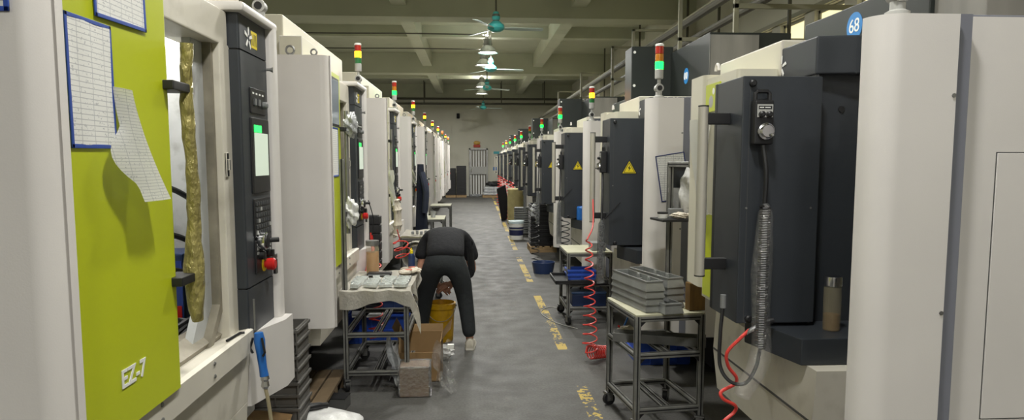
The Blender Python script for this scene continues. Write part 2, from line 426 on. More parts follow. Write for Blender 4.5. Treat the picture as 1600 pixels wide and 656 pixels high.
def decor(b):
    b.use(mat('festive_red', (176, 60, 44), .6)).box(.06, .38, RY1 - .05, RY1, 2.28, 2.42, .03)
    b.use(mat('festive_gold', (190, 150, 60), .5)).blob((.22, RY1 - .05, 2.5), .12, 1.3, .3, .7, .15)
one('door_ornament', 'small red and gold ornament fixed above the barred steel door', 'ornament', (.22, RY1, 2.3), decor)
one('teal_notice_strip', 'long teal notice strip on the end wall right of the barred door', 'notice', (1.3, RY1, 2.05), lambda b: b.use(TEALS).box(1.0, 1.9, RY1 - .01, RY1, 1.98, 2.10))
one('blue_notice_strip', 'short blue notice low on the end wall right of the barred door', 'notice', (1.1, RY1, 1.3), lambda b: b.use(BLUES).box(.98, 1.22, RY1 - .01, RY1, 1.2, 1.36))
def wbox(b): b.use(BLACKM).box(-1.46, -1.32, RY1 - .12, RY1, 3.78, 4.0, .02)
one('wall_junction_box', 'small dark box high on the end wall left of the door', 'junction box', (-.55, RY1, 3.9), lambda b: b.use(BLACKM).box(-.72, -.58, RY1 - .12, RY1, 3.62, 3.86, .02))

# ------------------------------------------------------------------ pendants, fans, pipes
def light(name, kind, loc, power, col=(1, 1, 1), size=.3, parent=None, rot=(0, 0, 0)):
    l = bpy.data.lights.new(name, kind); l.energy = power; l.color = col
    if kind == 'AREA': l.shape = 'DISK'; l.size = size
    else: l.shadow_soft_size = size
    o = bpy.data.objects.new(name, l); C.objects.link(o); o.location = loc; o.rotation_euler = rot
    if parent: o.parent = parent
    return o
LP = 80.
lampspec = [(.36, -7.4, ''), (.36, -5.0, ''), (.36, -2.0, ''), (.36, 1.3, ''), (.36, 4.6, ''), (.36, 7.4, ''), (.36, 10.2, ''),
            (.386, 16.74, 'nearest in view above the aisle'), (.33, 18.9, 'second in view above the aisle'),
            (.35, 24.3, 'third in view above the aisle'), (.38, 26.7, 'farthest in view above the aisle')]
for x in (-6.2,):  # unseen lamps added in the left bay to bounce light onto the ceiling
    for y in (-3., 4., 11., 18., 25.): lampspec.append((x, y, ''))
hid = 0
for i, (x, y, w) in enumerate(lampspec):
    if not w:
        hid += 1; w = ('assumed overhead but unseen, %s along the hall' % ORD[min(hid, 20) - 1])
    t = thing('pendant_lamp', f'grey bell pendant lamp {w}', 'lamp', (x, y, 4.3), 0, 'bell pendant lamps')
    part('lamp_stem', 'stem', t, lambda b: b.use(PIPED).cyl((0, 0, .26), (0, 0, SLAB - 4.3 if False else .85), .018, 8).tube(helix((0, 0, .26), (0, 0, .36), .05, .05, 1.5), .01, 6))
    part('lamp_housing', 'housing', t, lambda b: b.use(SHADE).lathe([(.03, .28), (.085, .26), (.095, .2), (.095, .1), (.12, .07)], n=20).box(-.11, .11, -.015, .015, .12, .15))
    part('lamp_shade', 'lamp_shade', t, lambda b: b.use(SHADE).lathe([(.10, .09), (.12, .08), (.19, .0), (.235, -.06), (.24, -.075), (.225, -.06), (.18, .0), (.11, .07)], n=28, caps=False))
    part('lamp_bulb', 'bulb', t, lambda b: b.use(LAMPE).lathe([(.02, -.03), (.16, -.03), (.205, -.045), (.205, -.05), (.02, -.052)], n=24))
    light('lamp_light', 'AREA', (0, 0, -.085), LP * (1 if y < 12 else 2.0), (1., .985, .945), .36, t)
    light('ceiling_fill', 'AREA', (0, 0, .32), LP * (.28 if y < 12 else .34), (1., .985, .93), .2, t, (PI, 0, 0))  # added fill aimed upward to brighten the ceiling and end wall

def fan_blade(b): 
    b.use(FANB).prism([(.10, -.035), (.30, -.06), (.80, -.055), (.82, 0), (.80, .055), (.30, .05), (.10, .03)], 'z', -.004, .004)
for i, (x, y, rz, w) in enumerate(((.417, 11.86, .06, 'nearest the camera'), (.47, 17.05, .10, 'second from the camera'), (.469, 21.4, .5, 'third from the camera'), (.473, 29.1, .2, 'farthest from the camera'))):
    t = thing('ceiling_fan', f'teal three blade ceiling fan on a long rod, {w}', 'fan', (x, y, 3.88), rz, 'teal ceiling fans')
    part('fan_rod', 'rod', t, lambda b: b.use(PIPED).cyl((0, 0, .12), (0, 0, .85), .016, 8).lathe([(.016, .1), (.05, .11), (.07, .2), (.045, .26), (.016, .27)], n=16))
    part('fan_motor', 'motor', t, lambda b: b.use(TEAL).lathe([(.03, .12), (.07, .11), (.14, .05), (.15, 0), (.13, -.03), (.08, -.06), (.02, -.07)], n=24))
    part('fan_cup', 'canopy_cup', t, lambda b: b.use(TEAL).lathe([(.02, .28), (.045, .27), (.075, .17), (.06, .13), (.02, .12)], n=18))
    for k in range(3):
        o = part('fan_blade', 'blade', t, fan_blade); o.rotation_euler = (R(-12), 0, 2 * PI * k / 3); o.location = (0, 0, -.01)

for i, (y, z, w) in enumerate(((16.74, 4.66, 'nearest'), (18.9, 4.66, 'second'), (24.3, 4.66, 'third'))):
    one('lighting_conduit', f'thin dark conduit crossing below the ceiling to the {w} visible pendant lamp', 'conduit', (-3.5, y, z),
        lambda b: b.use(PIPED).tube(bez([(-7.9, y, z + .02), (-4, y, z), (-1.5, y, z + .01), (.30, y, z)]), .016, 6), 'lighting conduits')
for i, (z, y, w) in enumerate(((4.42, 30.9, 'upper'), (4.15, 30.3, 'lower'))):
    t = thing('hanging_pipe', f'{w} of the two long pipes hung across the far end of the hall', 'pipe', (-2, y, z), 0, 'pipes across the far end')
    MB(PIPED).cyl((-5.9, 0, 0), (6.5, 0, 0), .05, 10).build('pipe_run', t)
    for x in (-2.7, -.1, 3.3, 5.2):
        MB(PIPED).box(x - .02, x + .02, -.02, .02, .0, SLAB - z, 0).build('hanger_rod', t)
# pipe rack with brackets above the right row
for k, (dx, z, r, w) in enumerate(((3.0, 3.26, .045, 'lowest'), (3.12, 3.34, .035, 'second lowest'), (2.92, 3.48, .05, 'second highest'), (3.05, 3.6, .04, 'highest'))):
    one('overhead_pipe', f'{w} of the pipes running lengthwise above the right machine row', 'pipe', (dx, 12, z), lambda b: b.use(PIPE if k % 2 else PIPED).cyl((dx, 4.5, z), (dx, 29.5, z), r, 10), 'pipes above the right row')
for k, y in enumerate((7.0, 8.9, 11.5, 13.2, 17.0, 21.5)):
    t = thing('pipe_bracket', f'square steel hanger frame on the overhead pipes, {ORD[k]} from the camera', 'bracket', (3.05, y, 3.2), 0, 'pipe hanger frames')
    part('pb_post', 'post', t, lambda b: b.use(PIPE).box(-.36, -.31, -.02, .02, -.55, .62, .004))
    part('pb_arm', 'arm', t, lambda b: b.use(PIPE).box(-.36, 1.55, -.02, .02, -.03, .02, .004).box(-.36, .4, -.02, .02, .58, .62, .004))
    part('pb_drop', 'drop_rod', t, lambda b: b.use(PIPED).box(1.10, 1.14, -.02, .02, -.03, 1.95, .004))
# ------------------------------------------------------------------ machines, left row
def star(b, M):
    for k in range(5):
        a = 2 * PI * k / 5 + .2
        b.prism([(math.cos(a) * .012 - math.sin(a) * .004, math.sin(a) * .012 + math.cos(a) * .004), (math.cos(a) * .04 - math.sin(a) * .009, math.sin(a) * .04 + math.cos(a) * .009),
                 (math.cos(a) * .045 + math.sin(a) * .004, math.sin(a) * .045 - math.cos(a) * .004), (math.cos(a) * .012 + math.sin(a) * .005, math.sin(a) * .012 - math.cos(a) * .005)], 'z', 0, .0015)
def onplane(b, fn, M):
    old = set(b.bm.verts); fn(b)
    for v in b.bm.verts:
        if v not in old: v.co = M @ v.co
FACE_PX = Matrix(((0, 0, 1, 0), (1, 0, 0, 0), (0, 1, 0, 0), (0, 0, 0, 1)))     # local x->+Y, y->Z, normal +X
FACE_NX = Matrix(((0, 0, -1, 0), (-1, 0, 0, 0), (0, 1, 0, 0), (0, 0, 0, 1)))   # normal -X
FACE_NY = Matrix(((1, 0, 0, 0), (0, 0, -1, 0), (0, 1, 0, 0), (0, 0, 0, 1)))    # normal -Y
def T(*p): return Matrix.Translation(p)

def tower(parent, loc, red, amber, green, k):
    t = part('tw_post', 'tower_light', parent, lambda b: b.use(GREYL).lathe([(.032, 0), (.032, .012), (.02, .018), (.02, .04)], n=16).box(-.016, .016, -.02, .02, .035, .09, .008).cyl((-.0, -.022, .062), (0, .022, .062), .026, 16).cyl((0, 0, .07), (0, 0, .125), .011, 10).lathe([(.024, .12), (.026, .125), (.026, .175), (.024, .178)], n=18)
             .use(BLACK).cyl((0, -.028, .062), (0, -.0225, .062), .016, 12))
    part('tw_cap', 'cap', t, lambda b: b.use(WHITES).lathe([(.026, .318), (.027, .32), (.027, .33), (.02, .334)], n=18))
    t.location = loc; t.scale = (k, k, k)
    for nm, z, on in (('green', .178, green), ('amber', .225, amber), ('red', .272, red)):
        part(f'lens{nm}{on}', f'{nm}_lens', t, lambda b: b.use(lens(nm, on)).lathe([(.024, z), (.0255, z + .002), (.0255, z + .044), (.024, z + .046)], n=18))
    return t

LO = (-1.6, .95, 0)
def cover_pts(): return rounded(-1.06, -.770, .0, .085, .055, {(1, -1), (1, 1)}) + [(-1.06, .2)]
def l_body(b):
    b.use(BEIGE)
    b.box(-2.75, -1.06, .2, 1.95, 2.15, 2.43, .012)               # top housing
    b.box(-2.75, -1.9, .2, 2.0, .17, 2.16)                        # rear
    b.use(MACHW)
    b.box(-1.92, -1.0, .18, .26, .53, 2.16); b.box(-1.92, -.99, 1.60, 1.70, .53, 2.16)
    b.box(-1.92, -.95, .2, 1.62, .53, .90)
    b.box(-1.90, -1.02, .24, 1.62, 2.08, 2.16)
def l_frame(b):
    b.use(WHITED).box(-1.05, -.90, .17, 1.31, 2.022, 2.15, .008)
    b.box(-1.0, -.90, 1.225, 1.37, .945, 2.03, .006)
    b.use(SEALM)
    b.prism([(1.235, 2.025), (1.205, 2.025), (1.205, 1.08), (1.07, .93), (1.11, .93), (1.235, 1.06)], 'x', -.985, -.925)
    b.use(MACHW).prism([(1.21, 2.025), (1.11, 2.025), (1.11, 1.10), (1.0, .95), (1.08, .93), (1.21, 1.06)], 'x', -.985, -.955)
    b.use(BLACK).box(-.902, -.893, 1.235, 1.262, 1.545, 1.635, .003).use(STEEL).box(-.895, -.886, 1.24, 1.256, 1.57, 1.61, .002)
def l_sill(b):
    b.use(SEALM).prism([(-1.02, .93), (-.945, .93), (-.93, .965), (-.985, 1.0), (-1.02, 1.0)], 'y', .2, 1.30)
    b.use(WHITED).prism([(-1.02, .86), (-.852, .872), (-.85, .955), (-.865, .962), (-.945, .945), (-1.02, .945)], 'y', .18, 1.33)
    b.use(STEEL)
    for y in (.22, .55, .93):
        for z in (.897, .94): b.lathe([(.007, 0), (.007, .003), (.004, .005)], (-.8505, y, z), 10, Matrix(((0, 0, 1, 0), (1, 0, 0, 0), (0, 1, 0, 0), (0, 0, 0, 1))))
def l_lower(b):
    b.use(WHITED).prism([(-1.1, .53), (-.895, .53), (-.885, .66), (-.887, .664), (-.885, .668), (-.872, .866), (-1.1, .866)], 'y', .17, 1.34)
def l_base(b):
    b.use(BLACKM).box(-2.7, -1.25, .3, 1.9, .17, .54)
    for x, y in ((-1.35, .4), (-1.35, 1.7), (-2.6, .4), (-2.6, 1.8)): b.cyl((x, y, .1047), (x, y, .2), .045, 12)
def l_post(b):
    b.use(WHITE)
    b.box(-1.12, -.83, 1.28, 1.72, 2.15, 2.185, .012)
    b.prism(rounded(-1.12, -.83, 1.645, 1.715, .02, {(1, -1), (1, 1)}), 'z', .64, 2.16)
    b.box(-.985, -.93, 1.33, 1.65, .64, 2.15)
    b.prism([(-1.0, 1.355), (-.875, 1.355), (-.80, 1.60), (-.80, 1.715), (-1.0, 1.715)], 'z', .64, .93)
def l_cover(b):
    b.use(WHITE).prism(cover_pts(), 'z', .672, 2.175)
    b.use(BEIGE).box(-1.07, -.945, .14, .52, 2.15, 2.30, .004)
    b.use(STEEL).tube([(-.99 + .022 * math.cos(a * PI / 8), .06, 2.208 + .022 * math.sin(a * PI / 8)) for a in range(17)], .006, 8).cyl((-.99, .06, 2.175), (-.99, .06, 2.188), .012, 10)
    b.tube([(-.86 + .016 * math.cos(a * PI / 8), .05, 2.196 + .016 * math.sin(a * PI / 8)) for a in range(17)], .005, 8)
def l_door(b):
    b.use(GREEN).prism(rounded(-.90, -.84, .075, .665, .02, {(1, 1)}), 'z', .955, 2.14)
def l_pane(b):
    b.use(GLASSB).box(-.842, -.836, .22, .60, 1.83, 2.10, .004)
    b.use(BLACK).box(-.8425, -.8385, .205, .615, 1.815, 2.115, .002)
def l_handle(b):
    b.use(ALU).cyl((-.82, .735, 1.13), (-.82, .735, 1.93), .014, 14)
def l_handle_w(b):
    b.use(FILMY)
    pts = [(-.82 + .004 * math.sin(z * 31), .735 + .004 * math.sin(z * 23 + 1), 1.13 + z * .81 / 24) for z in range(25)]
    rs = [.016 + .0035 * abs(math.sin(z * 2.7)) + (.012 if 1 <= z <= 8 else 0) * (1 - abs(z - 4.5) / 5) for z in range(25)]
    b.tube(pts, rs, 12)
def l_bracket(z):
    def f(b): b.use(BLACK).box(-.875, -.81, .62, .735, z - .013, z + .013, .004)
    return f
def l_panel(b):
    b.use(DARK)
    for z0, z1 in ((.93, 1.112), (1.118, 2.015), (2.021, 2.15)):
        b.prism(rounded(-1.0, -.86, 1.315, 1.64, .008, {(1, -1)}), 'z', z0, z1)
    b.use(BLACK).box(-.98, -.87, 1.32, 1.635, 1.10, 1.13); b.box(-.98, -.87, 1.32, 1.635, 2.0, 2.03)
    b.use(STEEL).cyl((-.86, 1.655, 1.985), (-.835, 1.655, 1.985), .012, 10).cyl((-.86, 1.655, 1.20), (-.84, 1.655, 1.20), .012, 10)
    b.use(WHITES); onplane(b, lambda q: star(q, None), T(-.8595, 1.42, 2.075) @ FACE_PX)
    b.use(BLACK).box(-.99, -.9, 1.33, 1.60, .915, .932)
def l_label(b):
    b.use(YELS).box(-.8603, -.8592, 1.455, 1.525, 2.045, 2.11)
    b.use(BLACK)
    for k in range(4): b.box(-.8596, -.8588, 1.462 + k * .016, 1.468 + k * .016, 2.055, 2.10)
def l_switches(b):
    b.use(BLACK).box(-.862, -.854, 1.41, 1.60, 1.79, 1.89, .004)
    b.use(GREYP)
    for y in (1.44, 1.49): b.box(-.856, -.848, y, y + .025, 1.82, 1.85, .003)
    b.lathe([(.014, 0), (.014, .014), (.009, .018)], (-.854, 1.565, 1.83), 12, FACE_PX)
    b.use(WHITES)
    for y in (1.43, 1.47, 1.51, 1.55): b.box(-.8545, -.8535, y, y + .02, 1.865, 1.872)
def l_bezel(b): b.use(BLACK).box(-.864, -.852, 1.405, 1.625, 1.475, 1.775, .006)
def l_screen(b): b.use(SCREEN).box(-.853, -.8505, 1.43, 1.60, 1.545, 1.715)
def l_screen_g(b):
    b.use(SCRG).box(-.853, -.8502, 1.43, 1.52, 1.717, 1.745)
def l_keys(b):
    b.use(BLACK).box(-.862, -.853, 1.41, 1.62, 1.30, 1.455, .004)
    b.use(GREYP)
    for r in range(6):
        for c in range(7):
            (b.use(GREYL) if (r * 3 + c * 5) % 11 == 0 else b.use(mat('key_dark', (62, 64, 66), .5))).box(-.854, -.850, 1.42 + c * .028, 1.44 + c * .028, 1.312 + r * .023, 1.328 + r * .023, .001)
def l_keys2(b):
    b.use(BLACK).box(-.862, -.853, 1.41, 1.62, 1.155, 1.29, .004)
    b.use(GREYL)
    for r in range(3):
        for c in range(6): b.box(-.854, -.850, 1.42 + c * .031, 1.44 + c * .031, 1.232 + r * .018, 1.244 + r * .018, .001)
def l_knob(b):
    b.use(CHROME).lathe([(.036, 0), (.038, .01), (.036, .026), (.026, .032)], (-.853, 1.455, 1.315 - .03), 20, FACE_PX)
    b.use(BLACK).lathe([(.03, .03), (.028, .034), (.01, .036)], (-.853, 1.455, 1.285), 16, FACE_PX).cyl((-.83, 1.48, 1.285), (-.79, 1.50, 1.285), .010, 10)
def l_dial1(b):
    b.use(BLACK).lathe([(.018, 0), (.018, .02), (.012, .024)], (-.853, 1.45, 1.228), 14, FACE_PX)
def l_dial(b):
    b.use(BLACK).lathe([(.018, 0), (.018, .02), (.012, .024)], (-.853, 1.52, 1.228), 14, FACE_PX)
    b.box(-.832, -.818, 1.515, 1.535, 1.214, 1.242, .003)
def l_estop(b):
    b.use(YELB).lathe([(.03, 0), (.03, .008), (.022, .01)], (-.858, 1.50, 1.185), 18, FACE_PX)
    b.use(REDP).lathe([(.015, .008), (.015, .018), (.024, .02), (.025, .045), (.018, .052)], (-.858, 1.50, 1.185), 18, FACE_PX)
def l_key(b):
    b.use(STEEL).lathe([(.012, 0), (.012, .01), (.008, .012)], (-.858, 1.585, 1.20), 12, FACE_PX).box(-.85, -.825, 1.583, 1.587, 1.19, 1.21)
    b.use(BLACK).box(-.84, -.825, 1.575, 1.597, 1.13, 1.195, .003)

llit = ['a', 'a', 'g', 'a', 'a', 'a', 'a', 'r', 'a', 'r']
lname = ['white and lime machining centre nearest on the left, blue framed forms on its door',
         'white and lime machining centre, second in the left row, behind the cloth covered cart',
         'white and lime machining centre, third in the left row, cotton gloves hanging at its door',
         'white and lime machining centre, fourth in the left row, navy jacket hanging on it']
for n in range(10):
    y0 = 1.303 + 2.475 * n
    lab = lname[n] if n < 4 else f'white machining centre with stack light, {ORD[n]} from the camera in the left row'
    m = thing('machining_center', lab, 'machine', (LO[0] * SL, (y0 + LO[1]) * SL, 0), 0, 'machining centres in the left row')
    P = lambda key, name, fn, par=None: part('L' + key, name, par or m, fn, LO, SL)
    def sub(key, name, fn, par):           # sub-part sits on a part whose mesh already carries the machine's offset
        return part('L' + key, name, par, fn, LO, SL)
    P('body', 'body', l_body); P('frame', 'door_frame', l_frame); P('sill', 'sill', l_sill); P('low', 'lower_panel', l_lower); P('base', 'base_frame', l_base)
    P('post', 'end_post', l_post); P('cover', 'end_cover', l_cover)
    d = P('door', 'door', l_door)
    if n: sub('pane', 'window_pane', l_pane, d)
    else:
        def ez(b):
            b.use(WHITES).text('EZ-7', .062, T(-.8385, .387, 1.078) @ FACE_PX, .0008, .0012)
        sub('ez', 'lettering', ez, d)
    h = P('handle0' if n == 0 else 'handle', 'handle', l_handle_w if n == 0 else l_handle)
    if n == 0: h['label'] = 'handle tube wrapped in yellowed film'
    for z in (1.81, 1.265): sub(f'br{z}', 'bracket', l_bracket(z), h)
    cp = P('panel', 'control_panel', l_panel)
    sub('label', 'yellow_label', l_label, cp); sub('sw', 'switch_plate', l_switches, cp); sub('bez', 'screen_bezel', l_bezel, cp)
    sub('scr', 'screen', l_screen, cp); sub('scrg', 'screen_banner', l_screen_g, cp); sub('key', 'keypad', l_keys, cp); sub('key2', 'button_pad', l_keys2, cp)
    sub('knob', 'handwheel', l_knob, cp); sub('dial', 'rotary_switch', l_dial, cp); sub('dial1', 'rotary_switch', l_dial1, cp); sub('es', 'emergency_stop', l_estop, cp); sub('ks', 'key', l_key, cp)
    c = llit[n]
    tower(m, sc((-.885 - LO[0], 1.665 - LO[1], 2.185), SL), c == 'r', c == 'a', c == 'g', SL)
    # lit strip lamp inside the work space
    P('il', 'work_lamp', lambda b: b.use(LAMPE).box(-1.30, -1.12, 1.45, 1.56, 2.062, 2.078, .004))
    light('work_light', 'AREA', (-1.25 - LO[0], 1.2 - LO[1], 2.08), 7., (1, .98, .92), .25, m)

# ------------------------------------------------------------------ machines, right row
RO = (1.7, .9, 0)
def r_cover(b):
    b.use(WHITE).prism(rounded(1.085, 1.312, -.078, -.001, .075, {(-1, -1)}, 10), 'z', .46, 1.996)
    b.use(STEEL)
    for z in (1.78, 1.18, .86): b.cyl((1.305, -.081, z), (1.305, -.074, z), .006, 8)
    b.use(WHITE)
    for x in (1.17, 1.22, 1.26, 1.282): b.cyl((x, -.035, 1.995), (x, -.035, 2.003), .005, 8)
def r_side(b):
    b.use(GAPM).box(1.306, 1.36, -.06, .3, .46, 2.0).box(1.16, 1.30, -.03, -.008, .46, 2.005)
    b.use(WHITE).box(1.340, 2.75, -.02, .34, .46, 2.008, .006)
def r_hatch(b):
    b.use(WHITE).box(1.485, 2.1, -.024, -.01, .85, 1.625, .002)
    b.use(SEAM).box(1.482, 2.103, -.0206, -.01, .847, 1.628)
    b.use(BLACK).box(1.565, 1.60, -.035, -.02, 1.585, 1.60, .002)
def r_body(b):
    b.use(WHITED)
    b.box(1.44, 2.75, .70, 1.62, .88, 1.95); b.box(1.64, 2.75, .33, .72, .88, 1.95)
    b.use(BEIGE).box(1.27, 2.75, .9, 1.60, 1.95, 2.10, .01)
    b.use(WHITED).prism([(2.7, .50), (1.19, .50), (1.165, .70), (1.175, .885), (2.7, .885)], 'y', .335, 1.30)
    b.use(BLACKM).box(1.6, 2.7, .1, 1.5, .22, .52)
    b.use(SEAM).prism([(2.0, .697), (1.1635, .697), (1.1635, .706), (2.0, .706)], 'y', .336, 1.299)
    b.use(BLACK)
    for x, y in ((1.7, .25), (1.7, 1.4), (2.6, .25), (2.6, 1.4)): b.cyl((x, y, .1534), (x, y, .25), .045, 12)
def r_glass(b): b.use(GLASSD).box(1.30, 1.43, .92, 1.2, .96, 1.93, .004)
def r_door(b): b.use(BEIGE).prism(rounded(1.10, 1.30, .93, 1.295, .015, {(-1, -1)}), 'z', .96, 1.985).use(GREEN).box(1.097, 1.11, .95, 1.285, .97, 1.36, .003)
def r_farcover(b):
    b.use(BEIGE).prism(rounded(1.085, 1.45, 1.29, 1.50, .03, {(-1, -1), (-1, 1)}), 'z', 1.0, 2.005)
    b.use(WHITE).tube([(1.16, 1.33 + .022 * math.cos(a * PI / 6), 2.03 + .03 * math.sin(a * PI / 6)) for a in range(7)], .007, 8)
def r_box(b):
    b.use(DARK).box(.985, 1.285, .58, .86, .995, 1.912, .006)
    b.use(BLACK).lathe([(.013, 0), (.013, .01), (.008, .014)], (1.02, .58, 1.885), 12, FACE_NY).box(.984, .99, .84, .862, 1.0, 1.91)
    b.lathe([(.013, 0), (.013, .01), (.008, .014)], (1.03, .58, 1.015), 12, FACE_NY)
    b.use(STEEL)
    for x in (1.01, 1.255): b.cyl((x, .577, 1.43), (x, .581, 1.43), .004, 8)
    b.use(SEAM).box(1.012, 1.0135, .5795, .585, 1.0, 1.90)
def r_pillar(b):
    b.use(DARK).box(1.285, 1.62, .66, .92, .95, 1.96, .004).use(GREYP).box(1.284, 1.296, .63, .67, .98, 1.94, .002)
    b.use(BLACK).cyl((1.40, .655, 1.80), (1.40, .662, 1.80), .012, 10)
def r_hood(b):
    b.use(DARK).prism([(1.275, .62), (1.42, .60), (1.80, .60), (1.80, .96), (1.275, .96)], 'z', 1.925, 2.065, .008)
    b.use(WHITES); onplane(b, lambda q: star(q, None), T(1.2742, .905, 1.99) @ FACE_NX)
def r_tray(b):
    b.use(DARK).prism([(1.15, .40), (1.47, .40), (1.47, .72), (1.075, .72)], 'z', .885, .982, .006)
    b.use(BLACK).tube(bez([(1.25, .46, .885), (1.29, .47, .86), (1.30, .47, .83), (1.33, .46, .87)]), .003, 6)
def r_handle(b):
    b.use(mat('satin_aluminium', (186, 182, 170), .45, .35)).cyl((.885, .71, 1.16), (.885, .71, 1.81), .020, 16).use(BLACK).cyl((.885, .71, 1.81), (.885, .71, 1.815), .0205, 16).cyl((.885, .71, 1.155), (.885, .71, 1.16), .0205, 16)
def r_bracket(z):
    def f(b): b.use(BLACK).box(.895, .987, .695, .725, z - .022, z + .022, .004)
    return f
def tri(b):
    b.use(BLACK).prism([(-.058, -.045), (.058, -.045), (0, .058)], 'z', 0, .0012)
    b.use(YELS).prism([(-.049, -.040), (.049, -.040), (0, .047)], 'z', .0012, .0018)
    b.use(BLACK).prism([(-.042, -.036), (.042, -.036), (0, .038)], 'z', .0018, .0021)
    b.use(YELS).prism([(-.036, -.0325), (.036, -.0325), (0, .030)], 'z', .0021, .0025)
    b.use(BLACK).prism([(.004, .02), (-.010, -.006), (0, -.006), (-.006, -.028), (.012, .0), (.002, .0)], 'z', .0025, .003)
def r_sign(b): onplane(b, tri, T(1.128, .5795, 1.56) @ FACE_NY)
def r_cab_low(b):
    b.use(DARKG).box(1.70, 2.6, .62, 1.58, 2.0, 2.295, .006)
def r_cab_gal(b):
    b.use(LGREY).box(1.72, 2.75, .36, .63, 2.0, 2.6, .006)
def r_cab_tall(b):
    b.use(DARKG).box(1.70, 2.30, .60, 1.92, 2.0, 2.525, .006)
    b.box(1.36, 1.72, 1.55, 1.80, 1.6, 2.58, .008)
    b.use(LGREY).box(1.70, 2.06, .585, .602, 2.0, 2.51, .004)
    b.use(WHITES)
    for z in (2.53, 2.25, 2.0): b.cyl((1.385, 1.545, z), (1.385, 1.552, z), .012, 8)
    b.use(LGREY).box(2.31, 2.6, .7, 1.3, 2.0, 2.49, .006)

rlit = ['', 'g', 'a', 'g', 'g', '', 'g', 'g', 'g', 'a', 'g']
rname = ['white machining centre numbered 68 with charcoal control box, nearest on the right',
         'white machining centre, second in the right row, blue framed notice on its end cover']
for n in range(11):
    y0 = 1.87 + 2.395 * n
    lab = rname[n] if n < 2 else f'white machining centre with dark control box, {ORD[n]} from the camera in the right row'
    m = thing('machining_center', lab, 'machine', (RO[0] * SR, (y0 + RO[1]) * SR, 0), 0, 'machining centres in the right row')
    P = lambda key, name, fn, par=None: part('R' + key, name, par or m, fn, RO, SR)
    P('cover', 'end_cover', r_cover); s = P('side', 'side_panel', r_side); P('hatch', 'hatch', r_hatch, s)
    P('body', 'body', r_body); P('glass', 'window_pane', r_glass); P('door', 'door', r_door); P('far', 'far_cover', r_farcover)
    cb = P('box', 'control_box', r_box)
    if n: P('sign', 'warning_sign', r_sign, cb)
    P('pillar', 'pillar', r_pillar); P('hood', 'hood', r_hood); P('tray', 'tray', r_tray)
    h = P('handle', 'handle', r_handle)
    for z in (1.765, 1.205): P(f'br{z}', 'bracket', r_bracket(z), h)
    tall = n % 2 == 1
    cab = P('cabt' if tall else 'cabl', 'rear_cabinet', r_cab_tall if tall else r_cab_low)
    if not tall: P('gal', 'grey_housing', r_cab_gal)
    if n < 2:
        def disc(b):
            b.use(BLUEN).cyl((1.6985, 1.12, 2.20 if n == 0 else 2.28), (1.7005, 1.12, 2.20 if n == 0 else 2.28), .062, 28)
            b.use(WHITES)
            if n == 0: b.text('68', .085, T(1.6975, 1.12, 2.20) @ FACE_NX, .0008)
            else:
                for yy in (1.095, 1.143): b.tube([(1.697, yy + .013 * math.cos(a), 2.28 + .026 * math.sin(a)) for a in [k * PI / 8 for k in range(17)]], .004, 5)
        P(f'disc{n}', 'number_disc', disc, cab)
    c = rlit[n]
    tower(m, sc((1.165 - RO[0], -.03 - RO[1], 1.996), SR), c == 'r', c == 'a', c == 'g', SR)
# ------------------------------------------------------------------ carts of aluminium profile
def prof(b, p0, p1, s=.034):
    """square slotted bar between two points along one axis"""
    x0, y0, z0 = p0; x1, y1, z1 = p1; h = s / 2
    lo = [min(a, c) for a, c in zip(p0, p1)]; hi = [max(a, c) for a, c in zip(p0, p1)]
    ax = max(range(3), key=lambda i: hi[i] - lo[i])
    L_ = [v - (0 if i == ax else h) for i, v in enumerate(lo)]; H_ = [v + (0 if i == ax else h) for i, v in enumerate(hi)]
    b.use(ALUD).box(L_[0], H_[0], L_[1], H_[1], L_[2], H_[2], .003, seg=1)
    g = .004; b.use(BLACKM)                       # dark slots on the four long faces
    for i in range(3):
        if i == ax: continue
        j = 3 - ax - i
        for sgn in (-1, 1):
            a = list(L_); c = list(H_)
            mid = (L_[j] + H_[j]) / 2; a[j] = mid - g; c[j] = mid + g
            if sgn < 0: a[i] = L_[i] - .0006; c[i] = L_[i] + .002
            else: a[i] = H_[i] - .002; c[i] = H_[i] + .0006
            b.box(a[0], c[0], a[1], c[1], a[2], c[2])
def caster(b):
    b.use(BLACK).cyl((-.013, 0, .04), (.013, 0, .04), .04, 18).use(STEEL).box(-.022, .022, -.03, .03, .076, .09, .002).box(-.02, -.015, -.02, .02, .03, .085).box(.015, .02, -.02, .02, .03, .085).cyl((-.022, 0, .04), (.022, 0, .04), .008, 8)
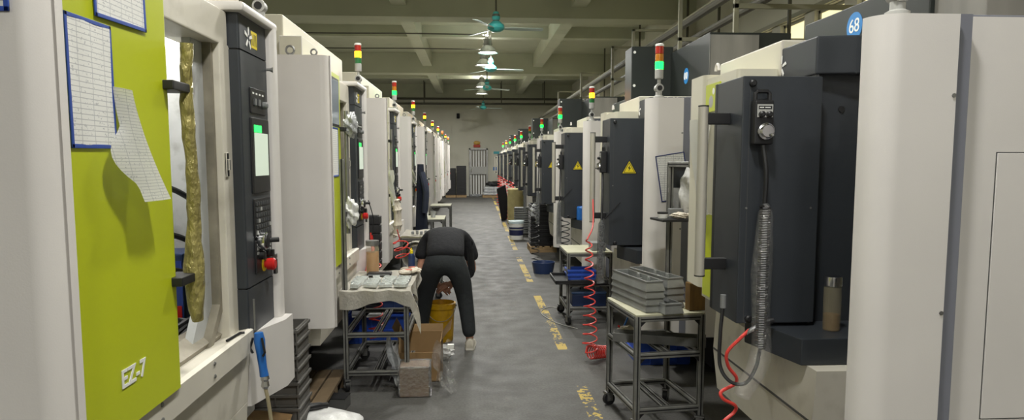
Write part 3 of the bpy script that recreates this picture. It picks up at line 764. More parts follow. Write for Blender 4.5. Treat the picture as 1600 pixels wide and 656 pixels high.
def cart(label, loc, rz, w, d, h, shelves, top=None, topmat=None, tall=None, cats='cart', group=None, post=None, name='utility_cart', ribs=1):
    """origin at the front left floor corner; w along x, d along y"""
    t = thing(name, label, cats, loc, rz, group)
    for i, (x, y) in enumerate(((0, 0), (w, 0), (0, d), (w, d))):
        zt = h
        if post and i in post: zt = post[i]
        b = MB(); prof(b, (x, y, .09), (x, y, zt)); b.build('leg', t)
        b = MB(); caster(b); o = b.build('caster', t); o.location = (x, y, 0); o.rotation_euler = (0, 0, .4 + i * .7)
    for z in list(shelves) + [h - .015]:
        b = MB()
        prof(b, (0.015, 0, z), (w - .015, 0, z)); prof(b, (0.015, d, z), (w - .015, d, z)); prof(b, (0, .015, z), (0, d - .015, z)); prof(b, (w, .015, z), (w, d - .015, z))
        if z != h - .015:
            for k in range(ribs): 
                for dx in (-.018, .018): prof(b, (w * (k + 1) / (ribs + 1) + dx, .015, z), (w * (k + 1) / (ribs + 1) + dx, d - .015, z), .022)
        b.build('rail_frame', t)
    b = MB(BLACKM)                                # gusset brackets in the corners
    for x, sx in ((.015, 1), (w - .015, -1)):
        for z in list(shelves) + [h - .015]:
            for y in (0, d):
                b.prism([(x, z - .015), (x + sx * .035, z - .015), (x, z - .05)], 'y', y - .01, y + .01)
    b.build('corner_brackets', t)['kind'] = 'stuff'
    if topmat:
        MB(topmat).box(-.015, w + .015, -.015, d + .015, h, h + .012, .002).build('tabletop', t)
    return t

TOPM = mat('pale_board', (176, 174, 150), .6, var=.08, scale=7)
# cloth covered cart on the left
LT = (-.885, 4.69)
cart('aluminium profile cart with white cloth top, standing behind the wrapped carton', (LT[0], LT[1], 0), 0, .42, .79, .70, (.50, .40, .13)[1:], topmat=TOPM, post={0: 1.62})
def cloth(b):
    X0, X1, Y0_, Y1_ = LT[0] - .012, LT[0] + .44, LT[1] - .03, LT[1] + .81
    def f(u, v):
        # u across with both hems, v along with front hem
        W = X1 - X0; D = Y1_ - Y0_
        su = u * (W + .14) - .02; sv = v * (D + .13) - .12
        z = .722; x = X0 + su; y = Y0_ + sv
        if sv < 0:
            y = Y0_ - .006 - .008 * math.sin(u * 19); z -= -sv * (.9 + .25 * math.sin(u * 7 + 1))
        if su > W:
            ex = su - W; x = X1 + .010 + .022 * math.sin(v * 15) * (ex / .12); z -= ex * (1.0 + .5 * math.sin(v * 9 + 2))
            x += .3 * max(0, .12 - sv) * ex / .12
        z += .003 * math.sin(u * 23 + v * 9) + .003 * math.sin(v * 31)
        return (x, y, z)
    b.use(CLOTHW).sheet(f, 40, 60, .003)
one('table_cloth', 'creased white cloth draped over the left cart top, hem hanging in front', 'cloth', (LT[0] + .2, LT[1] + .4, .72), cloth)
def casting(b):
    b.use(mat('cast_aluminium', (216, 220, 218), .28, .35, var=.12, scale=30))
    b.box(-.05, .05, -.028, .028, 0, .006, .002)
    b.box(-.05, -.045, -.028, .028, .006, .022, .001); b.box(.045, .05, -.028, .028, .006, .022, .001); b.box(-.05, .05, .024, .028, .006, .022, .001); b.box(-.05, .05, -.028, -.024, .006, .018, .001)
    b.cyl((-.02, 0, .006), (-.02, 0, .024), .012, 12); b.cyl((.024, .004, .006), (.024, .004, .018), .009, 12); b.box(-.004, .0, -.024, .024, .006, .018)
CM = None
side = ['left end', 'left middle', 'right middle', 'right end']; rown = ['front row', 'second row', 'third row', 'rear row']
for r in range(4):
    for c in range(4):
        x = LT[0] + .065 + c * .105; y = LT[1] + .05 + r * .095
        o = bpy.data.objects.new('aluminium_casting', CM) if CM else None
        if o is None:
            b = MB(); casting(b); CM = b.mesh('aluminium_casting'); o = bpy.data.objects.new('aluminium_casting', CM)
        C.objects.link(o); o.location = (x, y, .729 + (.0 if (r + c) % 3 else .0)); o.rotation_euler = (0, 0, R(random.uniform(-14, 14)) + (PI / 2 if (r * 3 + c) % 5 == 0 else 0)); o.scale = (.9, .9, 1.25)
        tag(o, f'small silver machined casting on the white cloth, {rown[r]}, {side[c]}', 'casting', 'castings on the cloth covered cart')
def glove(b, s=1.):
    b.use(GLOVE).blob((0, 0, .02), .05, 1.2, .9, .4, .12)
    for k in range(4): b.tube(bez([(.04, -.03 + k * .02, .02), (.08, -.035 + k * .023, .025), (.11 + .01 * (k % 2), -.04 + k * .025, .012)], 5), [.011] * 10 + [.008], 8)
    b.tube(bez([(0, .04, .02), (.03, .07, .02), (.06, .08, .012)], 5), [.012] * 10 + [.008], 8)
    b.use(mat('glove_red_palm', (190, 110, 90), .8)).blob((.02, 0, .035), .03, 1.3, 1, .25)
for nm, x, y, rz, l in (('work_glove', LT[0] + .36, LT[1] + .58, .6, 'cotton work glove with reddish palm lying at the rear of the white cloth'), ('work_glove', LT[0] + .42, LT[1] + .70, 2.4, 'second cotton glove, behind the first at the rear edge of the cloth')):
    o = MB(); glove(o); o = o.build(nm); o.location = (x, y, .727); o.rotation_euler = (0, 0, rz); tag(o, l, 'glove', 'gloves on the left cart')
one('black_gauge_case', 'flat black case lying at the back of the white cloth beside the gloves', 'case', (LT[0] + .16, LT[1] + .52, .73), lambda b: b.use(BLACK).box(LT[0] + .08, LT[0] + .26, LT[1] + .47, LT[1] + .56, .729, .758, .006).use(GREYP).box(LT[0] + .09, LT[0] + .25, LT[1] + .463, LT[1] + .472, .738, .748))
def spray(b):
    b.use(BLUED).lathe([(.0, 0), (.026, .001), (.027, .01), (.027, .12), (.018, .14), (.0, .141)], n=16, caps=False).use(YELS).lathe([(.013, .14), (.013, .165), (.006, .17), (.006, .185)], n=12)
o = MB(); spray(o); o = o.build('spray_can'); tag(o, 'slim blue can with yellow nozzle on the rear corner of the cloth covered cart', 'can')
o.location = (-.492, 5.44, .729)
def jar(b):
    b.use(ORANGE).lathe([(0, 0), (.045, .001), (.048, .01), (.048, .17), (0, .171)], n=18, caps=False)
    b.use(mat('jar_glass', (200, 196, 170), .1, alpha=.35)).lathe([(.051, 0), (.052, .01), (.052, .20), (.045, .22)], n=18, caps=False).use(STEEL).lathe([(0, .22), (.05, .22), (.052, .225), (.052, .26), (0, .262)], n=18, caps=False)
o = MB(); jar(o); o = o.build('oil_jar'); o.location = (LT[0] + .1, LT[1] + .64, .729); tag(o, 'metal lidded jar of amber liquid at the far left of the cloth covered cart', 'jar')

# red coil of air hose by the left cart
def hose_l(b):
    p = bez([(-.84, 5.62, 1.02), (-.83, 5.6, .9), (-.80, 5.6, .80)]) + helix((-.80, 5.58, .80), (-.80, 5.55, .16), .045, .06, 8, 16)
    b.use(REDH).tube(p, .006, 6)
one('coiled_air_hose', 'red coiled air hose hanging through the cloth covered cart', 'air hose', (-.8, 5.6, .12), hose_l)
# blue crates behind the left cart
def crate(b, w, d, h, m, t=.012):
    b.use(m).box(-w / 2, w / 2, -d / 2, d / 2, 0, t, .003)
    for x0, x1, y0, y1 in ((-w / 2, -w / 2 + t, -d / 2, d / 2), (w / 2 - t, w / 2, -d / 2, d / 2), (-w / 2, w / 2, -d / 2, -d / 2 + t), (-w / 2, w / 2, d / 2 - t, d / 2)):
        b.box(x0, x1, y0, y1, t, h, .002)
    for z in (h - .012, h * .45):
        b.box(-w / 2 - .01, w / 2 + .01, -d / 2 - .01, -d / 2 + .002, z - .008, z + .008, .002); b.box(-w / 2 - .01, w / 2 + .01, d / 2 - .002, d / 2 + .01, z - .008, z + .008, .002)
        b.box(-w / 2 - .01, -w / 2 + .002, -d / 2, d / 2, z - .008, z + .008, .002); b.box(w / 2 - .002, w / 2 + .01, -d / 2, d / 2, z - .008, z + .008, .002)
    k = max(2, int(w / .1))
    for i in range(k + 1):
        x = -w / 2 + i * w / k; b.box(x - .004, x + .004, -d / 2 - .008, -d / 2 + .002, .01, h - .01)
def put_crate(label, x, y, z, w, d, h, m, rz=0, group=None, name='plastic_crate', cat='crate'):
    b = MB(); crate(b, w, d, h, m); o = b.build(name); o.location = (x, y, z); o.rotation_euler = (0, 0, rz); return tag(o, label, cat, group)
put_crate('large blue crate on the floor behind the cloth covered cart, lowest of its pile', -.84, 6.15, 0, .54, .42, .26, BLUEC)
put_crate('dark blue crate on top of the large blue crate, behind the cloth covered cart', -.65, 6.2, .262, .32, .36, .26, BLUED)
def blackstack(b):
    for k in range(4): b.use(BLACK).box(-.14, .14, -.12, .12, k * .055, k * .055 + .046, .006).box(-.15, .15, -.13, .13, k * .055 + .036, k * .055 + .046, .003)
for k in range(4):
    o = MB(BLACK).box(-.13, .13, -.12, .12, 0, .04, .006).box(-.14, .14, -.13, .13, .03, .052, .003).build('parts_tray'); o.location = (-.96, 6.2, .262 + k * .054)
    tag(o, f'black parts tray piled on the blue crate behind the cart, {["lowest", "second from bottom", "third from bottom", "topmost"][k]} of four', 'tray', 'black trays on the blue crate')
one('white_paper_sheet', 'white sheet lying over the blue crates behind the cart legs', 'paper', (-.9, 5.95, .28), lambda b: b.use(WHITES).sheet(lambda u, v: (-1.06 + u * .3, 5.925 - .02 * math.sin(v * 3), .30 - v * .06), 6, 4, .002))

# ------------------------------------------------------------------ carton, bucket, floor clutter
CX, CY = -.405, 4.62
t = thing('carton', 'open cardboard carton with raised flaps on the floor at the person\'s feet', 'carton', (CX + .02, CY + .4, 0), 0)
b = MB(CARD); w_, d_, h_ = .30, .32, .30
b.box(-w_ / 2, w_ / 2, -d_ / 2, d_ / 2, 0, .006); b.box(-w_ / 2, -w_ / 2 + .005, -d_ / 2, d_ / 2, 0, h_); b.box(w_ / 2 - .005, w_ / 2, -d_ / 2, d_ / 2, 0, h_); b.box(-w_ / 2, w_ / 2, d_ / 2 - .005, d_ / 2, 0, h_); b.box(-w_ / 2, w_ / 2, -d_ / 2, -d_ / 2 + .005, 0, h_ - .08)
b.build('box', t)
def flap(p, q, out, up, ln):
    p, q = Vector(p), Vector(q); o = Vector(out) * ln + Vector((0, 0, up * ln))
    bb = MB(CARD); bb.sheet(lambda u, v: p.lerp(q, u) + o * v + Vector((0, 0, -.02 * v * v)), 4, 4, .004); return bb.build('flap', t)
flap((-w_ / 2, -d_ / 2, h_), (-w_ / 2, d_ / 2, h_), (-.35, 0, 0), .85, .15)
flap((w_ / 2, -d_ / 2, h_), (w_ / 2, d_ / 2, h_), (.45, 0, 0), .7, .16)
flap((-w_ / 2, d_ / 2, h_), (w_ / 2, d_ / 2, h_), (0, .6, 0), .5, .12)
flap((-w_ / 2, -d_ / 2, h_ - .08), (w_ / 2, -d_ / 2, h_ - .08), (0, .25, 0), -.9, .1)
one('packing_film', 'crumpled white packing film on the floor behind the open carton', 'film', (-.35, 5.38, .0), lambda b: b.use(PLASW).blob((-.40, 5.36, .075), .09, .9, .6, .75, .2).blob((-.235, 5.40, .07), .07, 1, .8, .8, .25))
t = thing('wrapped_parcel', 'small carton wrapped in crinkled clear film, standing in front of the open carton', 'parcel', (CX, CY, 0), .02)
MB(CARDD).box(-.10, .10, -.08, .10, .0, .205, .004).build('box', t)
b = MB(FILM); b.box(-.108, .108, -.088, .108, .001, .212, .01); bmesh.ops.subdivide_edges(b.bm, edges=list(b.bm.edges), cuts=9, use_grid_fill=True)
for v in b.bm.verts: v.co += Vector((math.sin(v.co.z * 190 + v.co.x * 60), math.sin(v.co.x * 170 + v.co.z * 90), 0)) * .003 + Vector((random.uniform(-1, 1), random.uniform(-1, 1), random.uniform(-1, 1) if v.co.z > .02 else 0)) * .004
b._set(b.bm.faces); b.build('film_wrap', t)
def scrap(b, c, s, seed):
    rr = random.Random(seed)
    k = [rr.uniform(4, 9) for _ in range(4)]
    b.sheet(lambda u, v: (c[0] + (u - .5) * s[0] + .02 * math.sin(k[0] * v), c[1] + (v - .5) * s[1] * .6 + .03 * math.sin(k[1] * u), max(.004, c[2] + (v - .5) * s[2] + .03 * math.sin(k[2] * u + k[3] * v))), 10, 10, 0)
one('film_scrap', 'clear film scrap hanging against the cart leg left of the wrapped parcel', 'film', (CX - .16, CY + .1, .0), lambda b: (b.use(FILMS), scrap(b, (CX - .15, CY + .1, .2), (.08, .08, .28), 3)))
one('film_scrap', 'translucent film scrap with white tab standing right of the wrapped parcel', 'film', (CX + .2, CY + .15, .0), lambda b: (b.use(FILM), scrap(b, (CX + .19, CY + .12, .17), (.12, .1, .3), 5), b.use(WHITES).box(CX + .22, CY + .11 and CX + .27, CY + .1, CY + .14, .28, .31, .003)))
one('film_scrap', 'small clear film scrap trailing on the floor right of the parcel', 'film', (CX + .25, CY + .02, .0), lambda b: (b.use(FILM), scrap(b, (CX + .23, CY, .06), (.09, .1, .1), 8)))
one('wooden_strip', 'thin wooden strip leaning upright at the carton\'s left side', 'strip', (CX - .14, CY + .3, 0), lambda b: b.use(WOOD).box(-.006, .006, -.004, .004, 0, .42, M=rots((CX - .145, CY + .2, .0), -.12, .06)))

t = thing('bucket', 'battered yellow plastic bucket on the floor below the person\'s hands', 'bucket', (-.285, 6.03, 0))
MB(YEL).lathe([(0, .004), (.098, .0), (.104, .01), (.116, .26), (.116, .30), (.128, .30), (.129, .345), (.119, .348), (.117, .35), (.112, .30), (.096, .012), (0, .010)], n=32, caps=False).build('tub', t)
MB(STEEL).tube([(.13 * math.cos(a), -.05 - .09 * math.sin(a) ** 1, .33 - .13 * math.sin(a)) for a in [PI * k / 16 for k in range(17)]], .003, 6).use(BLACK).cyl((.128, -.05, .33), (.138, -.05, .33), .01, 10).build('bail_handle', t)

# grey crates and pallets behind the first left machine
for k in range(5):
    b = MB(); crate(b, .36, .26, .14, mat('old_grey_crate', (88, 86, 82), .6, var=.15)); o = b.build('grey_crate'); o.location = (-1.12, 3.735, .002 + k * .1425)
    tag(o, f'weathered grey crate between the first two left machines, {["lowest", "second from bottom", "middle one", "second from top", "topmost"][k]} of the stack', 'crate', 'grey crates by the left machines')
def pallet(b, w, d, m=None):
    b.use(m or WOOD)
    for i in range(3): b.box(-w / 2, w / 2, -d / 2 + i * (d - .09) / 2, -d / 2 + i * (d - .09) / 2 + .09, .0, .085, .003)
    n = max(4, int(w / .14))
    for i in range(n): b.box(-w / 2 + i * (w - .09) / (n - 1), -w / 2 + i * (w - .09) / (n - 1) + .09, -d / 2, d / 2, .087, .108, .002)
def put_pallet(label, x, y, w, d, rz=0, m=None, group=None):
    b = MB(); pallet(b, w, d, m); o = b.build('wooden_pallet'); o.location = (x, y, 0); o.rotation_euler = (0, 0, rz); return tag(o, label, 'pallet', group)
put_pallet('dark wooden pallet behind the grey crates, under the second left machine', -1.12, 4.5, .40, .7, .0, mat('dark_pallet', (98, 82, 60), .85, var=.25, scale=6))
for k in range(2):
    o = put_pallet(f'short wooden pallet in front of the grey crates, {["lower", "upper"][k]} of two', -1.08, 3.41, .54, .30, .0, mat('brown_pallet', (126, 100, 68), .85, var=.3, scale=6), 'pallets by the first left machine'); o.location.z = .001 + k * .1095
t = thing('flattened_carton', 'flattened brown cardboard with a printed square on the pallets below the first left machine', 'cardboard', (-1.06, 3.42, .2195), -.05)
MB(CARD).box(-.24, .22, -.14, .13, .001, .010, .002).build('sheet', t)
MB(CARD).sheet(lambda u, v: (-.20 + u * .30, .00 + v * .12, .014 + .05 * v + .012 * math.sin(u * 4)), 8, 6, .004).build('flap', t)
MB(mat('print_brown', (60, 46, 30), .9)).box(.08, .18, .03, .045, .0102, .0112).box(.08, .095, -.06, .045, .0102, .0112).box(.165, .18, -.06, .045, .0102, .0112).box(.08, .18, -.06, -.045, .0102, .0112).build('printed_square', t)
one('wood_block', 'dark rectangular timber block lying on the floor left of the cart', 'block', (-.93, 4.36, 0), lambda b: b.use(mat('grey_block', (86, 86, 84), .6)).box(-.15, .11, -.06, .06, .0, .075, .004, rots((-.93, 4.38, 0), 0, 0, -.12)).use(BLACK).box(.0, .11, -.061, .061, .073, .078, M=rots((-.93, 4.38, 0), 0, 0, -.12)))
def wbag(b):
    b.use(PLASW).blob((-.86, 3.84, .085), .18, 1.25, .8, .52, .06, 4)
one('white_sack', 'full white plastic sack on the floor at the bottom edge, left of the aisle', 'sack', (-.86, 3.86, 0), wbag)
t = thing('hand_tool', 'black handled tool lying on top of the white sack', 'tool', (-.93, 3.84, .172), .5)
MB(BLACK).tube(bez([(-.09, 0, .012), (0, .0, .03), (.10, .02, .016)], 6), [.014] * 5 + [.02] * 5 + [.016] * 3, 10).build('grip', t)
MB(BLACK).lathe([(.02, -.03), (.034, -.025), (.034, .025), (.02, .03)], (-.10, 0, .032), 16, Matrix.Rotation(PI / 2, 4, 'X')).build('head', t)

def onL(o):
    o.location = sc(o.location, SL); o.scale = (SL,) * 3; return o
# blue air gun on the first left machine with its hose
t = onL(thing('air_gun', 'blue air blow gun hanging below the first left control panel', 'air gun', (-.82, 2.60, .78)))
MB(BLUEG).tube([(0, 0, .17), (.002, 0, .14), (.006, 0, .09), (.012, 0, .03), (.016, 0, .0)], [.016, .021, .017, .015, .017], 12).build('grip', t)
MB(STEEL).cyl((-.012, 0, .18), (-.014, 0, .30), .004, 8).build('nozzle', t)
MB(BLACK).tube([(.018, -.022, .155), (.03, -.03, .10), (.02, -.02, .085)], .005, 6).tube([(-.022, -.0, .15), (-.034, .0, .11), (-.024, 0, .09)], .005, 6).build('trigger', t)
MB(CHROME).lathe([(.010, -.05), (.016, -.04), (.013, -.02), (.017, -.012), (.015, .0)], (.018, 0, 0), 12).build('coupling', t)
onL(one('air_hose', 'translucent grey hose hanging down from the blue air gun', 'air hose', (-.8, 2.6, .72), lambda b: b.use(mat('hose_clear', (150, 140, 112), .3)).tube(bez([(-.802, 2.6, .735), (-.79, 2.6, .66), (-.78, 2.61, .5), (-.80, 2.66, .3), (-.9, 2.8, .125), (-1.05, 2.95, .12)]), .0075, 8)))
onL(one('hex_wrench', 'small steel wrench lying on the sill of the first left machine', 'wrench', (-.87, 2.47, .962), lambda b: b.use(BLACK).tube([(-.875, 2.42, .967), (-.865, 2.53, .967), (-.85, 2.535, .967)], .005, 6)))

# ------------------------------------------------------------------ papers on the left machines
def frame_doc(label, X, y, z, w, h, tilt, m=PAPY, fm=BLUEF, sgn=1, wrinkle=.0, thick=.009, cat='document holder', group=None):
    """magnetic frame on a face looking to +X (sgn 1) or -Y (sgn 0)"""
    t = thing('document_frame', label, cat, (X, y, z), 0, group)
    M_ = (FACE_PX if sgn else FACE_NY) @ Matrix.Rotation(tilt, 4, 'Z')
    b = MB(fm)
    for x0, x1, y0, y1 in ((-w / 2, -w / 2 + thick, -h / 2, h / 2), (w / 2 - thick, w / 2, -h / 2, h / 2), (-w / 2, w / 2, h / 2 - thick, h / 2), (-w / 2, w / 2, -h / 2, -h / 2 + thick)):
        b.box(x0, x1, y0, y1, .0005, .004, .001, M=M_)
    b.build('frame', t)
    b = MB(m)
    def f(u, v):
        p = Vector(((u - .5) * (w - .015), (v - .5) * (h - .015), .0025 + wrinkle * (abs(math.sin(u * 5 + v * 3)) * .4)))
        return M_ @ p
    b.sheet(f, 8, 10, 0); b.build('sheet', t)
    return onL(t) if sgn else t
frame_doc('blue framed ruled form, full frame left of the loose sheet on the lime door', -.8395, 1.571, 1.771, .182, .282, .01, wrinkle=.004)
frame_doc('blue framed form cut by the top edge of the photo on the lime door', -.8380, 1.712, 2.045, .24, .235, .03, fm=BLUEF)
onL(frame_doc('blue framed form at the top left corner on the white end cover', -.935, 1.3025, 2.0, .21, .26, .0, sgn=0, m=PAPX))
def loose(b):
    def f(u, v):
        y = 1.60 + u * .085 + v * .068 * (1 - .2 * u); z = 1.505 + v * .27
        y = (1.665 + u * .14) * (1 - v) + (1.655 + u * .09) * v if v < .4 else (1.665 + u * .14) * (1 - v) + (1.655 + u * .09) * v
        y -= .075 * math.sin(min(1, max(0, (v - .15) / .5)) * PI) * (1 - u) * (1 if v < .65 else .6)
        x = -.8355 + .055 * (1 - v) ** 1.6 + .006 * math.sin(u * 3)
        return (x, y, z)
    b.use(PAPL).sheet(f, 10, 18, .0006)
onL(one('loose_sheet', 'loose printed sheet curling out from under the blue frame on the lime door', 'paper', (-.83, 1.7, 1.6), loose))
for n, lab in ((1, 'blue framed form on the lime door of the second left machine'), (2, 'framed form on the lime door of the third left machine')):
    frame_doc(lab, -.8395, 1.303 + 2.475 * n + .40, 1.66, .30, .30, 0)
def hang(b, X, y, z, w, h, seed, m):
    rr = random.Random(seed); k = [rr.uniform(3, 9) for _ in range(4)]
    b.use(m).sheet(lambda u, v: (X + .02 * math.sin(k[0] * u + k[1] * v) + .03 * (1 - v), y + (u - .5) * w * (1 - .3 * math.sin(v * 3)), z - h * (1 - v)), 10, 12, .002)
hangs = [(3.98 + .60, 1.62, 1.92, .10, .14, FILMS, 'crumpled_bag', 'crumpled silver bag stuck on the door handle of the second left machine', 'bag'),
         (6.25 + .45, 1.46, 1.52, .34, .34, WHITES, 'hanging_paper', 'white papers hanging on the lime door of the third left machine', 'paper'),
         (8.73 + .45, 1.5, 1.50, .34, .22, PLASW, 'hanging_bag', 'white bag hanging at the door of the fourth left machine', 'bag'),
         (13.6 + .5, 1.5, 1.75, .5, .95, WHITES, 'hanging_paper', 'tall white sheet hanging on the sixth left machine', 'paper'),
         (16.1 + .5, 1.5, 1.75, .5, .9, WHITES, 'hanging_paper', 'tall white sheet hanging on the seventh left machine', 'paper'),
         (18.6 + .5, 1.5, 1.95, .5, .8, WHITES, 'hanging_paper', 'tall white sheet hanging on the eighth left machine', 'paper')]
for i, (y, _, z, w_, h_, m, nm, lab, cat) in enumerate(hangs[1:]):
    onL(one(nm, lab, cat, (-.8, y, z), lambda b: hang(b, -.80, y, z, w_, h_, i, m)))
onL(one('crumpled_bag', hangs[0][7], 'bag', (-.8, 4.5, 1.9), lambda b: b.use(FILMS).blob((-.79, 4.52, 1.84), .065, .7, .8, 1.25, .12, 4)))
onL(one('crumpled_bag', 'crumpled white plastic bundle beside the door handle above the cloth covered cart', 'bag', (-.79, 4.5, 1.3), lambda b: b.use(PLASW).blob((-.80, 4.50, 1.27), .085, .6, .8, 1.05, .2, 4)))
def gloves(b):
    b.use(GLOVE)
    for k in range(5):
        x = -.78 + .02 * (k % 2); y = 6.75 + k * .05
        b.tube(bez([(x, y, 1.22), (x + .02, y + .01, 1.1), (x + .015, y + .02, .92), (x, y + .02, .85 + .03 * k)], 6), [.02 + .012 * (j % 5 == 0) for j in range(18)] + [.012], 8)
onL(one('cotton_glove_bundle', 'bundle of off white cotton gloves hanging on the third left machine', 'gloves', (-.78, 6.85, .9), gloves))
def jacket(b):
    def f(u, v):
        a = (u - .5) * PI * 1.25
        w = .10 + .16 * (1 - v) ** .7
        return (-.74 + .10 * math.cos(a) * (.5 + .6 * (1 - v)) + .015 * math.sin(u * 22), 9.55 + w * math.sin(a), .62 + v * .95)
    b.use(NAVY).sheet(f, 28, 16, .006)
    b.tube(bez([(-.70, 9.45, 1.45), (-.64, 9.38, 1.2), (-.66, 9.36, .9)], 6), [.05] * 6 + [.045] * 6 + [.04], 10)
onL(one('navy_jacket', 'navy work jacket hanging on the fourth left machine', 'jacket', (-.72, 9.55, .62), jacket))
def rlead(b):
    b.use(REDP).tube(bez([(-.80, 5.42, 1.02), (-.79, 5.40, .92), (-.80, 5.30, .84), (-.82, 5.22, .76)]), [.006] * 10 + [.014] * 18 + [.01] * 3, 8).use(BLACK).tube(bez([(-.82, 5.40, 1.30), (-.79, 5.44, 1.15), (-.80, 5.42, 1.02)]), .004, 6)
onL(one('red_air_gun', 'red air gun hanging on a black cord by the second left control panel', 'air gun', (-.80, 5.4, .8), rlead))
def hose3(b):
    b.use(REDH).tube(bez([(-.76, 6.86, .92), (-.74, 6.9, .82)]) + helix((-.74, 6.9, .80), (-.70, 6.95, .62), .07, .09, 2.5, 14), .006, 6)
one('coiled_air_hose', 'red hose loops hanging below the cotton gloves on the left', 'air hose', (-.74, 6.9, .6), hose3)
def blk(b): 
    for k in range(5): b.use(BLACK).box(-1.02, -.86, 5.98 - .0, 6.14, .78 + k * .09, .86 + k * .09, .008)
onL(one('black_terminal_case', 'tall ribbed black case behind the second left control panel', 'case', (-.92, 6.06, .52), lambda b: (b.use(BLACK), [b.box(-.92, -.78, 5.75, 5.86, .70 + k * .075, .768 + k * .075, .006) for k in range(6)], b.box(-.90, -.80, 5.76, 5.85, .52, 1.15))))

# farther left carts
for i, (x, y, w_, d_, lab) in enumerate(((-.83, 7.9, .43, .7, 'cart with a white film roll under its top, behind the bending person'), (-.83, 10.4, .38, .7, 'small cart with white top near the navy jacket on the left'), (-.83, 13.6, .38, .7, 'third small cart along the left machines, toward the end door'))):
    cart(lab, (x, y, 0), 0, w_, d_, .72, (.2,), topmat=TOPM, group='carts by the left machines')
one('white_cover_sheet', 'white sheet with curled edge over the cart behind the bending person', 'sheet', (-.65, 8.2, .74), lambda b: b.use(CLOTHW).sheet(lambda u, v: (-.84 + u * .49, 7.86 + v * .78, .742 + .006 * math.sin(u * 12 + v * 8) - .10 * max(0, u - .9) * 10 * .3), 16, 16, .004))
def roll(b):
    b.use(CLOTHW).sheet(lambda u, v: (-.66 + (.17 - .06 * u) * math.cos(u * 2 * PI * 1.35 + .5), 7.72 + v * .5, .53 + (.17 - .06 * u) * math.sin(u * 2 * PI * 1.35 + .5)), 40, 6, .006)
one('film_roll', 'loose white roll standing under the white sheet behind the bending person', 'roll', (-.66, 7.9, .36), roll)
one('small_parts_heap', 'small dark parts lying on the white sheet behind the bending person', 'parts', (-.6, 8.0, .752), lambda b: (b.use(GREYP), [b.box(-.72 + k * .05, -.69 + k * .05, 7.98 + .02 * (k % 2), 8.04, .752, .785 + .01 * (k % 2), .004) for k in range(6)]))
one('cardboard_box', 'small brown box between the film roll and the bending person', 'box', (-.45, 7.6, .4), lambda b: b.use(CARD).box(-.60, -.46, 7.95, 8.15, .232, .42, .004))
for x, y, z, lab, m in ((-.72, 10.5, .733, 'white cup on the small cart near the navy jacket', WHITES), (-.62, 10.7, .733, 'clear bottle on the small cart near the navy jacket', FILMS)):
    one('cup', lab, 'cup', (x, y, z), lambda b: b.use(m).lathe([(0, 0), (.035, .0), (.042, .1), (.038, .1), (.03, .006), (0, .006)], (x, y, z), 16, caps=False))

# inside the first machine
def canister(b):
    b.use(BLUED).box(-1.255, -1.115, 2.66, 2.84, .905, 1.25, .012)
    b.use(mat('label_blue', (40, 66, 150), .4)).box(-1.250, -1.120, 2.657, 2.661, .93, 1.22).use(WHITES)
    b.tube([(-1.175 + .03 * math.cos(a), 2.655, 1.10 + .03 * math.sin(a)) for a in [k * PI / 8 for k in range(3, 14)]], .007, 6)
    b.use(REDP).box(-1.225, -1.125, 2.654, 2.658, .985, 1.045).use(WHITES).box(-1.210, -1.155, 2.652, 2.655, 1.005, 1.02)
onL(one('coolant_canister', 'dark blue box with red label inside the first left machine', 'canister', (-1.185, 2.75, .905), canister))
for k, (z0, y0) in enumerate(((1.42, 2.55), (1.25, 2.5), (1.12, 2.55))):
    onL(one('coolant_hose', f'black hose inside the first left machine, {["upper", "middle", "lower"][k]} of three', 'hose', (-1.15, 2.8, z0), lambda b: b.use(BLACK).tube(bez([(-1.095, 2.46, z0 + .10), (-1.09, 2.62, z0 + .06), (-1.08, 2.82, z0 - .02), (-1.03, 2.88, z0 - .12)]), .011, 8), 'hoses inside the first machine'))
def hoses(b):
    b.use(BLACK)
    for k in range(5): b.tube(bez([(-1.32 + .05 * k, 2.45, .93), (-1.22 + .03 * k, 2.55 + .03 * k, 1.03 - .02 * k), (-1.08, 2.62, .96 + .01 * k), (-1.02 - .04 * k, 2.5, .925)]), .012, 8)
onL(one('hose_tangle', 'tangle of black hoses on the bed of the first left machine', 'hoses', (-1.15, 2.55, .92), hoses))
onL(one('blue_tag', 'small blue tag hanging inside the first left machine', 'tag', (-1.07, 2.86, 1.55), lambda b: b.use(mat('tag_blue', (70, 130, 190), .4)).blob((-1.10, 2.86, 1.58), .02, .5, .6, 1.6).use(STEEL).cyl((-1.10, 2.86, 1.6), (-1.08, 2.86, 1.66), .002, 6)))
# ------------------------------------------------------------------ right carts and clutter
def onR(o):
    o.location = sc(o.location, SR); o.scale = (SR,) * 3; return o
RT = (.955, 3.83); RZ = R(7)
rc = cart('aluminium profile cart with stacked silver trays, in front at the right of the aisle', (RT[0], RT[1], 0), RZ, .40, .50, .705, (.47, .14), topmat=TOPM, post={3: 1.60}, group=None)
def RP(x, y, z=0.):                       # cart coordinates -> world
    c, s_ = math.cos(RZ), math.sin(RZ); return Vector((RT[0] + x * c - y * s_, RT[1] + x * s_ + y * c, z))
